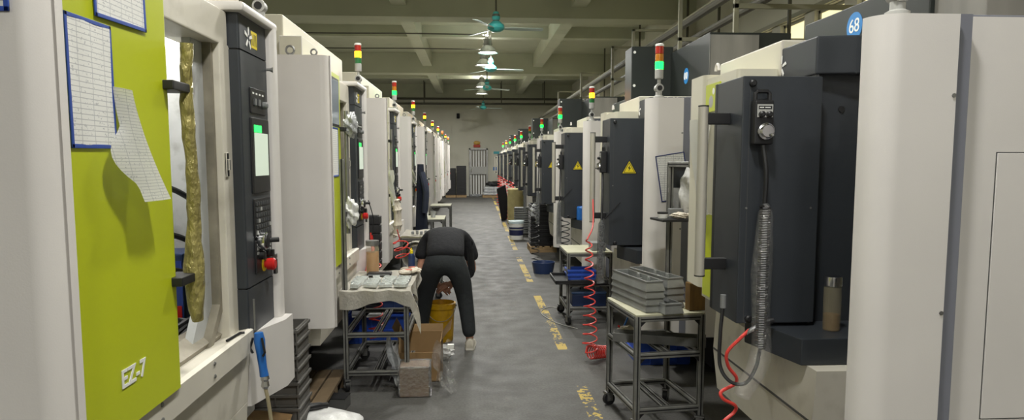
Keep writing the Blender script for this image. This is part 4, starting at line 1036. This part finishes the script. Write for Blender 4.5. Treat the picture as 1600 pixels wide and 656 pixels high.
# upper shelf on the tall post
b = MB(); prof(b, (.40, .50, 1.585), (.40, .20, 1.585)); prof(b, (.415, .50, 1.585), (.55, .50, 1.585)); b.build('top_rail', rc)
MB(DARK).box(.385, .55, .515, .523, 1.24, 1.57, .002).build('back_board', rc)
MB(BLACK).box(.27, .56, .30, .515, 1.225, 1.24, .003).build('shelf_board', rc)
def tray_mesh():
    b = MB(TRAYM); L_, W_, h = .44, .092, .062
    o = [(-W_ / 2, -L_ / 2), (W_ / 2, -L_ / 2), (W_ / 2, L_ / 2), (-W_ / 2, L_ / 2)]
    def ring(dx, dy, z): return [b.bm.verts.new((x + math.copysign(dx, x), y + math.copysign(dy, y), z)) for x, y in o]
    rs = [ring(-.014, -.02, 0), ring(0, 0, h), ring(.010, .014, h), ring(.010, .014, h - .008)]
    inner = [ring(-.004, -.004, h), ring(-.017, -.024, .004)]
    fs = []
    def link(a, c):
        for i in range(4): fs.append(b.bm.faces.new((a[i], a[(i + 1) % 4], c[(i + 1) % 4], c[i])))
    link(rs[0], rs[1]) ; fs.append(b.bm.faces.new(rs[0][::-1]))
    link(rs[3], rs[2]); link(rs[2], inner[0]); link(inner[0], inner[1]); fs.append(b.bm.faces.new(inner[1])); link(rs[1], rs[3])
    b._set(fs)
    for y in (-.07, .07):
        for x in (-W_ / 2, W_ / 2): b.box(x - .006, x + .006, y - .015, y + .015, .01, h - .002, .002)
    b.box(-W_ / 2 + .01, W_ / 2 - .01, -.005, .005, .004, h * .7, .001)
    b.use(mat('tray_dark_end', (58, 60, 62), .5)).box(-W_ / 2 + .010, W_ / 2 - .010, -L_ / 2 - .004, -L_ / 2 + .014, .022, h - .012, .003)
    return b.mesh('metal_tray')
TM = tray_mesh()
def tray(label, p, rz, group):
    o = bpy.data.objects.new('metal_tray', TM); C.objects.link(o); o.location = p; o.rotation_euler = (0, 0, rz); return tag(o, label, 'tray', group)
lv = ['lowest', 'second from bottom', 'third from bottom', 'topmost']
for k in range(4): tray(f'long silver tray in the left stack on the right cart, {lv[k]} of four', RP(.095, .27, .718 + k * .041), RZ + .10, 'silver trays on the right cart')
for k in range(4): tray(f'long silver tray in the rear stack beside the wooden block, {lv[k]} of four', RP(.25, .36, .718 + k * .041), RZ + .16, 'silver trays on the right cart')
tray('single low silver tray between the two tray stacks on the right front cart', RP(.18, .20, .718), RZ + .12, 'silver trays on the right cart')
one('wooden_block', 'tall oiled brown wooden block at the right end of the front cart', 'block', RP(.37, .06, .718), lambda b: b.use(WOODB).box(-.04, .06, -.02, .045, 0, .165, .003, M=Matrix.Translation(RP(.375, .05, .718)) @ Matrix.Rotation(RZ, 4, 'Z')))
one('steel_bar', 'flat dark bar lying beside the single tray near the wooden block', 'bar', RP(.24, .05, .718), lambda b: b.use(GREYP).box(-.014, .014, -.07, .07, 0, .012, .002, M=Matrix.Translation(RP(.235, .085, .718)) @ Matrix.Rotation(RZ + .5, 4, 'Z')))
def longtray(b):
    M_ = Matrix.Translation(RP(.24, .20, .486)) @ Matrix.Rotation(RZ - .45, 4, 'Z')
    b.use(mat('worn_grey_bar', (112, 112, 110), .5, .4, var=.2)).box(-.30, .26, -.05, .05, 0, .006, .002, M=M_).box(-.30, .26, -.056, -.05, 0, .055, .002, M=M_).box(-.30, .26, .05, .056, 0, .055, .002, M=M_)
one('metal_channel', 'long grey metal channel lying across the middle shelf of the right front cart', 'channel', RP(.2, .2, .486), longtray)
def rag(b): b.use(GLOVE).blob(RP(.08, .40, .52), .05, 1.2, .8, .6, .2).use(REDP).tube([RP(.03, .42, .55), RP(.05, .40, .53)], .007, 6).use(BLUEG).tube([RP(.07, .44, .52), RP(.13, .48, .62)], .006, 6)
one('tool_bundle', 'small bundle of rags and screwdrivers at the far end of the cart middle shelf', 'tools', RP(.08, .4, .486), rag)
put_crate('blue crate on the floor beyond the right front cart', 1.22, 4.75, 0, .30, .32, .20, BLUEC) if False else None
put_crate('flat blue crate on the floor under the second right machine, seen through the front cart', 1.50, 5.35, 0, .42, .36, .2, BLUEC)
# things on the upper shelf
one('cup', 'black topped white cup at the left end of the upper shelf of the front cart', 'cup', RP(.30, .44, 1.24), lambda b: b.use(WHITES).lathe([(.02, 0), (.03, .002), (.034, .03), (0, .031)], RP(.31, .40, 1.24), 16).use(BLACK).lathe([(.034, .03), (.034, .042), (0, .043)], RP(.31, .40, 1.24), 16, caps=False))
one('grey_case', 'grey case beside the small cup on the upper shelf', 'case', RP(.42, .4, 1.24), lambda b: b.use(GREYP).box(-.05, .05, -.03, .03, 0, .06, .005, M=Matrix.Translation(RP(.42, .44, 1.24))))
one('cotton_glove', 'cotton glove in front of the grey case on the upper shelf', 'glove', RP(.40, .34, 1.24), lambda b: b.use(GLOVE).blob(RP(.41, .35, 1.262), .04, 1.5, .8, .5, .2))
one('plastic_bag', 'tall clear plastic bag of parts at the right of the upper shelf', 'bag', RP(.49, .38, 1.24), lambda b: b.use(PLASW).blob(RP(.49, .40, 1.40), .075, .85, .7, 2.1, .10, 4))
one('plastic_bag', 'thin white bag leaning behind the tall bag on the upper shelf', 'bag', RP(.45, .46, 1.24), lambda b: b.use(PLASW).sheet(lambda u, v: RP(.40 + u * .10 + .02 * math.sin(v * 5), .485 + .012 * math.sin(u * 6), 1.242 + v * .19), 6, 8, .003))

# second right cart with black tray shelf
cart('aluminium cart with blue bin on its black shelf, by the second right machine', (.935, 6.535, 0), 0, .42, .56, .71, (.40, .16), topmat=TOPM, group=None)
put_crate('blue parts bin on the middle shelf of the second right cart', 1.06, 6.60, .455, .26, .22, .10, BLUEC, name='parts_bin', cat='bin')
one('black_drip_tray', 'black tray jutting out on the middle shelf of the second right cart', 'tray', (1.05, 6.6, .413), lambda b: b.use(BLACK).box(.80, 1.32, 6.47, 6.97, .414, .424, .003).box(.80, .812, 6.47, 6.97, .424, .452, .003).box(.80, 1.32, 6.47, 6.482, .424, .452, .003).box(.80, 1.32, 6.958, 6.97, .424, .452, .003))
t = thing('toolbox', 'dark blue lidded toolbox on the bottom shelf of the second right cart', 'toolbox', (1.15, 6.7, .172))
MB(BLUED).box(-.17, .17, -.12, .12, .0, .12, .01).build('box', t); MB(mat('lid_blue', (60, 86, 128), .4)).box(-.175, .175, -.125, .125, .121, .15, .01).build('lid', t); MB(BLACK).tube([(-.07, 0, .15), (-.07, 0, .175), (.07, 0, .175), (.07, 0, .15)], .008, 6).build('handle', t)
one('grey_box', 'small grey box standing on top of the second right cart', 'box', (1.26, 6.7, .722), lambda b: b.use(GREYP).box(1.18, 1.32, 6.62, 6.82, .723, .80, .004))
one('floor_cable', 'thin pale cable looped on the floor by the second right cart', 'cable', (.85, 7, .006), lambda b: b.use(GREYL).tube(bez([(1.0, 6.35, .006), (.82, 6.62, .006), (.72, 7.05, .006), (.84, 7.35, .006), (.98, 7.2, .006)]), .004, 6))

# coiled red hose hanging between the first two right machines
def hose_r(b):
    p = bez([(.94, 5.35, 1.22), (.93, 5.3, 1.1)]) + bez([(.93, 5.3, 1.1), (.94, 5.26, .98)])
    c = helix((.905, 5.22, 1.0), (.93, 5.25, .10), .022, .062, 12, 14)
    e = bez([c[-1], (1.0, 5.3, .08), (1.12, 5.4, .05)])
    b.use(REDH).tube(bez([(.97, 5.42, 1.30), (.95, 5.3, 1.1), c[0]], 6) + c + helix((.93, 5.25, .09), (1.10, 5.38, .055), .055, .045, 8, 12), .006, 6)
one('coiled_air_hose', 'long red coiled air hose hanging to the floor before the second right cart', 'air hose', (.93, 5.25, .05), hose_r)
def hose_n(b):
    pts = [(1.022, 2.415, .98), (1.0, 2.4, .95), (.955, 2.4, .90), (.965, 2.41, .845), (1.0, 2.42, .80), (1.0, 2.43, .77), (.945, 2.42, .745), (.95, 2.41, .72), (1.0, 2.42, .69), (1.0, 2.43, .66), (.95, 2.42, .62), (.93, 2.42, .55), (.96, 2.44, .48), (1.0, 2.45, .40), (.95, 2.44, .32), (.93, 2.44, .22), (1.0, 2.46, .162)]
    b.use(REDH).tube(bez([(p[0] - .02 if i else p[0], p[1], p[2]) for i, p in enumerate(pts)], 6), .0065, 8)
onR(one('coiled_air_hose', 'red air hose with loose coils below the first right control box', 'air hose', (.97, 2.42, .162), hose_n))
t = onR(thing('hose_coupling', 'steel quick coupling with black grip on the end of the near red hose', 'coupling', (1.02, 2.41, .98)))
MB(CHROME).tube([(-.01, 0, -.012), (.01, 0, .0), (.03, 0, .012), (.04, 0, .018)], [.007, .011, .009, .011], 10).build('connector', t)
MB(BLACK).tube([(.04, 0, .018), (.07, 0, .032), (.09, 0, .036)], [.011, .014, .011], 10).build('grip', t)

# handwheel pendants: box, knob, switches, cable wrapped in film
def pend(b):
    b.use(BLACK).box(-.036, .036, -.045, 0, -.08, .08, .008)
    b.use(BLACK).tube([(-.026, -.02, .075), (-.026, -.02, .104), (-.018, -.02, .112), (.018, -.02, .112), (.026, -.02, .104), (.026, -.02, .075)], .008, 8)
def pplate(b):
    b.use(GREYL).box(-.028, .030, -.0465, -.045, .018, .064, .0008).use(BLACK).box(-.024, .026, -.0472, -.046, .046, .059, .0008)
    b.use(WHITES).box(-.02, -.004, -.0476, -.047, .051, .054); b.box(.0, .02, -.0476, -.047, .051, .054)
def pswitch(b):
    b.use(BLACK).lathe([(.011, 0), (.011, .014), (.006, .018)], (-.013, -.046, .028), 12, FACE_NY)
def pswitch2(b):
    b.use(BLACK).lathe([(.011, 0), (.011, .014), (.006, .018)], (.014, -.046, .028), 12, FACE_NY)
def pknob(b):
    b.use(CHROME).lathe([(.028, 0), (.031, .004), (.030, .012), (.024, .014), (.024, .022), (.021, .026)], (.004, -.045, -.032), 24, FACE_NY).lathe([(.006, .02), (.006, .036), (.004, .038)], (.016, -.045, -.046), 10, FACE_NY)
def pendant(label, loc, rz, k):
    t = thing('handwheel_pendant', label, 'hand control', loc, rz, 'handwheel pendants'); t.scale = (k,) * 3
    part('pb', 'housing', t, pend); part('pp', 'label_plate', t, pplate); part('ps', 'rotary_switch', t, pswitch); part('ps2', 'rotary_switch', t, pswitch2); part('pk', 'handwheel', t, pknob)
    return t
pendant('black handwheel pendant with chrome dial on the first right control box', sc((1.048, 2.447, 1.742), SR), 0, SR)
for n in range(1, 7):
    y0 = 1.87 + 2.395 * n
    pendant(f'black handwheel pendant on the aisle side of the {ORD[n]} right control box', sc((.982, y0 + .69, 1.60), SR), -PI / 2, SR)
def wrap0(b):
    b.use(SLEEVE)
    pts = [(1.062, 2.40, 1.45), (1.060, 2.395, 1.42), (1.057, 2.395, 1.30), (1.052, 2.395, 1.20), (1.054, 2.395, 1.05), (1.060, 2.39, .93), (1.055, 2.39, .88), (1.035, 2.38, .83), (1.0, 2.38, .775), (.985, 2.38, .74)]
    b.tube(pts, [.010, .026, .034, .038, .033, .036, .040, .036, .035, .030], 14)
def cab0(b):
    b.use(BLACK)
    b.tube(bez([(1.052, 2.415, 1.66), (1.060, 2.40, 1.56), (1.058, 2.40, 1.45)], 6), .009, 8)
    b.tube(helix((1.058, 2.395, 1.44), (1.056, 2.392, .92), .015, .015, 60, 7), .006, 5)
    b.tube(bez([(1.056, 2.392, .92), (1.04, 2.385, .85), (1.0, 2.38, .79), (.95, 2.40, .79), (.925, 2.44, .84), (.93, 2.46, .95), (.945, 2.48, 1.06)], 8), .007, 8)
    b.use(GREYP).cyl((.945, 2.48, 1.05), (.945, 2.48, 1.10), .011, 10)
o = onR(one('coiled_cable', 'black coiled cable in a clear film sleeve below the first handwheel pendant', 'cable', (1.056, 2.40, .79), cab0))
b = MB(); wrap0(b); f_ = b.build('film_sleeve', None, (1.056, 2.40, .79)); f_.parent = o; f_.location = (0, 0, 0)
for n in range(1, 5):
    y0 = 1.87 + 2.395 * n
    def cabn(b):
        y = y0 + .60
        b.use(BLACK).tube(bez([(.955, y0 + .69, 1.52), (.945, y + .04, 1.35), (.935, y, 1.15)], 6), .008, 6).tube(helix((.935, y, 1.16), (.93, y, .80), .012, .012, 30, 6), .005, 5)
    o = onR(one('coiled_cable', f'dark cable in film sleeve hanging from the {ORD[n]} right handwheel pendant', 'cable', (.935, y0 + .6, .78), cabn, 'cables on the right control boxes'))
    def slv(b):
        y = y0 + .60; b.use(FILMS if False else mat('grey_film', (120, 122, 122), .2, alpha=.55, bump=.8, bscale=30)).tube([(.935, y, 1.18), (.935, y, 1.15), (.933, y, 1.0), (.934, y, .85), (.93, y, .76), (.935, y, .72)], [.01, .024, .03, .032, .028, .03], 10)
    b = MB(); slv(b); f_ = b.build('film_sleeve', None, (.935, y0 + .6, .78)); f_.parent = o; f_.location = (0, 0, 0)
    if n < 3:
        onR(one('wiper_stick', f'thin stick leaning out from the {ORD[n]} right control box', 'stick', (1.0, y0 + .56, 1.2), lambda b: b.use(BLACKM).tube([(.95, y0 + .57, 1.19), (1.06, y0 + .55, 1.31)], .004, 6), 'sticks on the right control boxes'))

# glass bottle on the first tray, blue bottle on the second
t = onR(thing('glass_bottle', 'clear glass bottle with steel lid on the first right machine\'s dark tray', 'bottle', (1.318, 2.385, .983)))
MB(mat('bottle_glass', (190, 180, 150), .05, alpha=.25, spec=.8)).lathe([(.004, 0), (.028, .0), (.031, .006), (.031, .155), (.028, .165)], n=24, caps=False).build('glass', t)
MB(mat('tea', (120, 84, 40), .1, alpha=.55)).lathe([(.0, .004), (.028, .004), (.028, .06), (0, .06)], n=20, caps=False).build('tea', t)
MB(CHROME).lathe([(.0, .165), (.031, .165), (.032, .168), (.032, .196), (.03, .2), (0, .2)], n=24, caps=False).build('lid', t)
y0 = 1.87 + 2.395 * 2
onR(one('blue_bottle', 'bright blue tub on the dark tray of the third right machine', 'tub', (1.17, y0 + .55, .983), lambda b: b.use(BLUEG).lathe([(0, 0), (.05, 0), (.055, .01), (.055, .13), (.045, .145), (0, .146)], (1.165, y0 + .52, .983), 18, caps=False)))
onR(frame_doc('blue framed notice tilted on the white end cover beyond the right front cart', 1.25, 4.183, 1.507, .185, .29, .16, m=PAPX, fm=NAVYF, sgn=0, thick=.006))
y0 = 1.87
onR(one('green_sticker', 'lime sticker with grey figures at the top of the first right machine door', 'sticker', (1.098, 3.0, 1.9), lambda b: b.use(GREEN).box(1.0935, 1.0985, 2.98, 3.16, 1.83, 1.955).use(GREYL).blob((1.094, 3.09, 1.875), .03, .05, 1, 1).use(WHITES).blob((1.094, 3.06, 1.92), .018, .05, 1, 1)))
onR(one('white_paper_sheet', 'white papers hanging on the first right machine door behind the handle', 'paper', (1.09, 3.1, 1.5), lambda b: b.use(WHITES).sheet(lambda u, v: (1.07 - .025 * math.sin(u * 5 + v * 3), 3.02 + u * .22, 1.36 + v * .44), 8, 10, .002)))

# floor things along the right side
t = thing('paint_bucket', 'white bucket with dark blue label and lid on the aisle floor at the right', 'bucket', (.905, 14.0, 0))
MB(WHITES).lathe([(0, .0), (.135, 0), (.14, .01), (.158, .34), (.15, .34), (0, .34)], n=32, caps=False).build('tub', t)
MB(mat('label_navy', (40, 44, 84), .5)).lathe([(.1455, .09), (.1545, .26)], n=32, caps=False).use(GREYL).lathe([(.1533, .2), (.1543, .225)], n=32, caps=False).build('label', t)
MB(mat('lid_pale', (206, 222, 226), .4)).lathe([(0, .345), (.165, .34), (.168, .335), (.168, .385), (.15, .39), (.14, .38), (0, .38)], n=32, caps=False).build('lid', t)
put_pallet('wooden pallet under the black tray stack on the right', 1.25, 12.2, .48, .62)
for k in range(10):
    b = MB(); crate(b, .40, .5, .072, BLACK, .01); o = b.build('black_tray'); o.location = (1.235, 12.2, .11 + k * .0745)
    tag(o, f'black plastic tray in the right aisle stack on the pallet, {ORD[k]} from the bottom', 'tray', 'black trays stacked on the right')
one('plastic_bag', 'crumpled clear plastic bag hanging on the black tray stack', 'bag', (1.06, 11.9, .62), lambda b: b.use(FILMS).blob((1.10, 11.9, .74), .10, .8, .5, 1.3, .2, 4))
one('hose_coil', 'stack of grey coiled hose on the floor behind the white bucket', 'hose', (1.13, 14.85, .02), lambda b: b.use(GREYP).tube(helix((1.13, 14.85, .03), (1.13, 14.85, .62), .20, .20, 12, 20), .026, 6))
one('drum', 'pale tan drum standing behind the grey hose coil', 'drum', (1.12, 17.45, 0), lambda b: b.use(mat('tan_drum', (150, 140, 96), .7, var=.2)).lathe([(0, 0), (.2, 0), (.22, .03), (.22, .9), (.2, .92), (0, .92)], (1.12, 17.45, 0), 24, caps=False))
one('blue_rag_bin', 'low dark blue bin on the floor behind the second right cart', 'bin', (1.1, 9.6, 0), lambda b: b.use(BLUED).lathe([(0, 0), (.14, 0), (.17, .16), (.16, .16), (.13, .02), (0, .02)], (1.02, 9.7, 0), 24, caps=False))
def blackcoil(x, y, z0, z1, r0, r1, turns, lab, m=BLACK, r=.006, nm='coiled_cable'):
    one(nm, lab, 'cable' if nm == 'coiled_cable' else 'air hose', (x, y, z0), lambda b: b.use(m).tube(helix((x, y, z1), (x, y, z0), r0, r1, turns, 12), r, 5), None)
blackcoil(1.05, 7.62, .30, .95, .05, .05, 10, 'black coiled hose hanging behind the second right cart')
blackcoil(.96, 10.3, .05, 1.0, .04, .07, 12, 'black coiled hose touching the floor by the fourth right machine')
for i, (y, x) in enumerate(((17.8, 1.02), (20.2, .98), (22.6, 1.0), (25.0, 1.0))):
    blackcoil(x, y, .03, 1.1, .06, .12, 11, f'bright red coiled hose hanging beside the far right machines, {ORD[i]} from the camera', REDH, .012, 'coiled_air_hose')
def lean(b): b.use(BLACKM).box(-.2, .2, -.012, .012, 0, .95, .004, M=rots((.92, 18.6, .012), -.0, -.25, .9))
one('black_board', 'black board leaning against the far right machines', 'board', (.92, 18.6, 0), lean)
# end of the aisle
for j, (x, top, w) in enumerate(((-.98, 1.33, 'left'), (-.50, 1.44, 'right'))):
    put_pallet(f'wooden pallet under the {w} black crate stack at the end wall', x, 31.2, .46, .9)
    n = 9
    for k in range(n):
        b = MB(); crate(b, .43, .8, (top - .12) / n - .004, BLACK, .02); o = b.build('black_crate'); o.location = (x, 31.2, .11 + k * (top - .12) / n)
        tag(o, f'black crate in the {w} stack by the barred door, {ORD[k]} from the bottom', 'crate', 'black crates at the end wall')
put_pallet('wooden pallet under the silver wrapped load at the end wall', .98, 31.0, 1.06, .9)
for k in range(3):
    one('wrapped_slab', f'silver film wrapped slab on the end pallet, {["lowest", "middle", "topmost"][k]} of three', 'load', (.98, 31.0, .11 + k * .125), lambda b: (b.use(FILMS).box(.48 + .03 * k, 1.48 - .02 * k, 30.6, 31.4, .112 + k * .126, .112 + k * .126 + .122, .03)), 'wrapped slabs at the end wall')
one('black_bag', 'black plastic sack lying on the silver wrapped load at the end wall', 'sack', (.95, 31, .49), lambda b: b.use(BLACK).blob((.96, 31.0, .60), .20, 1.7, 1.2, .62, .12, 4))
one('film_scrap', 'heap of clear film scraps on the floor before the barred door', 'film', (.05, 31.4, 0), lambda b: b.use(FILMS).blob((.12, 31.6, .06), .14, 1.6, .7, .45, .25, 4))
# ------------------------------------------------------------------ the bending person
def skin_obj(name, mat_, chains, parent, sub=2):
    """chains of (point, radius) joined into one tree; the first vertex is the root"""
    vs, es, rs, idx = [], [], [], {}
    for ch in chains:
        prev = None
        for p, r in ch:
            key = tuple(round(c, 4) for c in p)
            if key not in idx: idx[key] = len(vs); vs.append(p); rs.append(r)
            i = idx[key]
            if prev is not None and prev != i: es.append((prev, i))
            prev = i
    me = bpy.data.meshes.new(name); me.from_pydata(vs, es, []); me.materials.append(mat_)
    o = bpy.data.objects.new(name, me); C.objects.link(o)
    if parent: o.parent = parent
    md = o.modifiers.new('skin', 'SKIN'); md.use_smooth_shade = True
    if not me.skin_vertices: me.attributes  # layer is made by the modifier
    return o, me, rs, sub
def finish(o, me, rs, sub):
    bm = bmesh.new(); bm.from_mesh(me)
    lay = bm.verts.layers.skin.verify()
    for v, r in zip(bm.verts, rs):
        v[lay].radius = r if isinstance(r, tuple) else (r, r); v[lay].use_root = (v.index == 0)
    bm.to_mesh(me); bm.free()
    s_ = o.modifiers.new('smooth', 'SUBSURF'); s_.levels = sub; s_.render_levels = sub
    return o
def limb(name, mat_, chains, parent, sub=2): return finish(*skin_obj(name, mat_, chains, parent, sub))

PB = Vector((-.25, 5.80, 0))
person = thing('person', 'person in black T-shirt and dark trousers bending over the yellow bucket, seen from behind', 'person', PB)
def L(x, y, z): return (x - PB.x, y - PB.y, z)
pel = (L(-.235, 5.79, .77), .065)
def hand(w, d, up, s=1.):
    """palm and five bent fingers from wrist w in direction d"""
    w = Vector(w); d = Vector(d).normalized(); up = Vector(up).normalized(); sd = d.cross(up).normalized(); ch = []
    palm = w + d * .045 * s; ch.append([(tuple(w), .022), (tuple(palm), .026)])
    for k, ln in enumerate((.075, .085, .080, .062)):
        o = (k - 1.5) * .019
        base = w + d * .085 + sd * o
        p1 = base + d * ln * .45 - up * .008; p2 = p1 + d * ln * .32 - up * .022; p3 = p2 + d * ln * .15 - up * .022
        ch.append([(tuple(palm), .026), (tuple(base), .011), (tuple(p1), .0095), (tuple(p2), .0085), (tuple(p3), .007)])
    t1 = w + d * .03 - sd * .034 - up * .006; t2 = t1 + d * .035 - sd * .016 - up * .014; t3 = t2 + d * .028 - up * .012
    ch.append([(tuple(palm), .026), (tuple(t1), .013), (tuple(t2), .010), (tuple(t3), .008)])
    return ch
rw = L(-.165, 5.99, .535); lw = L(-.365, 6.0, .52)
neck = L(-.235, 6.20, .88); head = L(-.235, 6.31, .74)
chest = L(-.235, 6.06, .93); belly = L(-.235, 5.90, .88)
sR, sL_ = L(-.07, 6.10, .90), L(-.40, 6.10, .90)
eR, eL = L(.0, 6.12, .62), L(-.475, 6.05, .62)
hR, hL = L(-.145, 5.745, .73), L(-.325, 5.745, .73)
kR, kL = L(-.07, 5.79, .45), L(-.415, 5.88, .45)
aR, aL = L(-.03, 5.74, .09), L(-.47, 5.93, .09)
body = [[pel, (belly, .075), (chest, .085), (neck, .05), (L(-.235, 6.25, .82), .048)],
        [(chest, .085), (sR, .055), (eR, .040), (L(-.07, 6.05, .575), .036), (rw, .024)],
        [(chest, .085), (sL_, .055), (eL, .040), (L(-.43, 6.03, .57), .036), (lw, .024)],
        [pel, (hR, .085), (kR, .055), (aR, .036), (L(-.03, 5.86, .045), .03)],
        [pel, (hL, .085), (kL, .055), (aL, .036), (L(-.47, 6.05, .045), .03)]]
body += hand(rw, (-.75, -.05, -.25), (.2, -.55, .8)) + hand(lw, (.7, 0, -.25), (-.2, -.5, .8))
limb('body', SKIN, body, person)
# head with a face, looking down into the bucket
def headm(b):
    b.use(SKIN)
    R_ = Matrix.Translation(head) @ Matrix.Rotation(R(-118), 4, 'X')
    res = bmesh.ops.create_icosphere(b.bm, subdivisions=4, radius=1)
    for v in res['verts']:
        d = v.co.copy(); x, y, z = d.x * .075, d.y * .092, d.z * .112
        if d.z < 0: x *= 1 + .28 * d.z; y *= 1 + .12 * d.z
        if d.y > .75: 
            y += .018 * math.exp(-((d.x / .18) ** 2 + ((d.z + .08) / .22) ** 2)); y -= .012 * (math.exp(-(((abs(d.x) - .36) / .16) ** 2 + ((d.z - .06) / .12) ** 2)))
            y += .006 * math.exp(-((d.x / .3) ** 2 + ((d.z + .48) / .06) ** 2))
        v.co = R_ @ Vector((x, y, z))
    b._set(list({f for v in res['verts'] for f in v.link_faces}))
    for s_ in (-1, 1): b.blob(tuple(R_ @ Vector((s_ * .076, -.005, -.005))), .022, .5, .7, 1.1)
    b.use(HAIR)
    for s_ in (-1, 1): b.blob(tuple(R_ @ Vector((s_ * .028, .083, .008))), .010, 1, .5, .6)
MBh = MB(); headm(MBh); MBh.build('head', person)
def hairm(b):
    R_ = Matrix.Translation(head) @ Matrix.Rotation(R(-118), 4, 'X')
    res = bmesh.ops.create_icosphere(b.bm, subdivisions=4, radius=1)
    kill = []
    for v in res['verts']:
        d = v.co.copy()
        if d.z < -.25 + .5 * d.y or d.y > .72 and d.z < .55: kill.append(v)
        k = 1.07 + .02 * math.sin(d.x * 23) * math.sin(d.y * 19 + d.z * 17)
        v.co = R_ @ Vector((d.x * .078 * k, d.y * .095 * k, d.z * .115 * k))
    bmesh.ops.delete(b.bm, geom=kill, context='VERTS')
    b.use(HAIR); b._set(b.bm.faces)
MBh = MB(); hairm(MBh); MBh.build('hair', person)
# trousers
tr = [[(L(-.235, 5.75, .765), (.165, .105)), (L(-.235, 5.84, .83), (.15, .09))],
      [(L(-.235, 5.75, .765), (.165, .105)), (L(-.135, 5.735, .735), .112), (L(-.105, 5.75, .62), .098), (L(-.075, 5.775, .47), .078), (L(-.05, 5.76, .28), .068), (L(-.03, 5.74, .09), .060)],
      [(L(-.235, 5.75, .765), (.165, .105)), (L(-.335, 5.735, .735), .112), (L(-.372, 5.78, .62), .098), (L(-.41, 5.85, .47), .080), (L(-.445, 5.90, .28), .074), (L(-.468, 5.93, .09), .070)]]
limb('trousers', TROUS, tr, person)
# T-shirt: back, sleeves
sh = [[(L(-.235, 5.69, .775), (.168, .085)), (L(-.235, 5.735, .815), (.176, .112)), (L(-.235, 5.86, .905), (.178, .118)), (L(-.235, 5.98, .945), (.180, .115)), (L(-.235, 6.10, .92), (.175, .105)), (L(-.235, 6.19, .88), .075)],
      [(L(-.235, 6.10, .92), (.175, .105)), (L(-.055, 6.10, .88), .085), (L(-.018, 6.11, .77), .075), (L(-.004, 6.115, .70), .068)],
      [(L(-.235, 6.10, .92), (.175, .105)), (L(-.415, 6.10, .88), .085), (L(-.452, 6.08, .78), .074), (L(-.466, 6.07, .72), .066)]]
limb('t_shirt', SHIRT, sh, person)
# shirt tail hanging at the right hip
MB(SHIRT).sheet(lambda u, v: L(-.055 + .055 * math.sin(u * 2.2) + .02 * v, 5.74 + u * .26, .88 - v * .27 * (1 - .25 * u) - .02 * math.sin(u * 5)), 12, 10, .006).build('shirt_hem', person)
def shoe(b, x, y, rz):
    M_ = Matrix.Translation(L(x, y, 0)) @ Matrix.Rotation(rz, 4, 'Z')
    st = [(-.075, .030, .05), (-.06, .038, .085), (-.02, .042, .10), (.03, .042, .085), (.09, .047, .062), (.15, .044, .05), (.185, .028, .034)]
    rings = []
    for yy, hw, hh in st:
        ring = []
        for k in range(14):
            a = PI * k / 13; ring.append(b.bm.verts.new(M_ @ Vector((hw * math.cos(a), yy, .018 + (hh - .018) * max(0., math.sin(a)) ** .8))))
        rings.append(ring)
    b.use(SHOE); fs = []
    for i in range(len(st) - 1):
        for k in range(13): fs.append(b.bm.faces.new((rings[i][k], rings[i][k + 1], rings[i + 1][k + 1], rings[i + 1][k])))
    fs.append(b.bm.faces.new(rings[0])); fs.append(b.bm.faces.new(rings[-1])); b._set(fs)
    b.use(mat('sole', (206, 202, 192), .7))
    b.prism([tuple((M_ @ Vector((sx * hw * 1.06, yy, 0)))[:2]) for sx, seq in ((1, st), (-1, st[::-1])) for yy, hw, hh in seq], 'z', .0, .022, .003)
for x, y, rz, nm in ((-.028, 5.745, -.05, 'r'), (-.47, 5.94, .05, 'l')):
    b = MB(); shoe(b, x, y, rz); b.build('shoe', person)
# ------------------------------------------------------------------ world and colour
w = bpy.data.worlds.new('world'); S.world = w; w.use_nodes = True
w.node_tree.nodes['Background'].inputs[0].default_value = (.8, .9, 1, 1); w.node_tree.nodes['Background'].inputs[1].default_value = .4
S.view_settings.view_transform = 'Standard'; S.view_settings.look = 'None'; S.view_settings.gamma = 1; S.view_settings.use_curve_mapping = False
S.view_settings.exposure = 0.06
S.cycles.use_denoising = True
S.cycles.max_bounces = 8; S.cycles.diffuse_bounces = 5
S.cycles.sample_clamp_indirect = 6
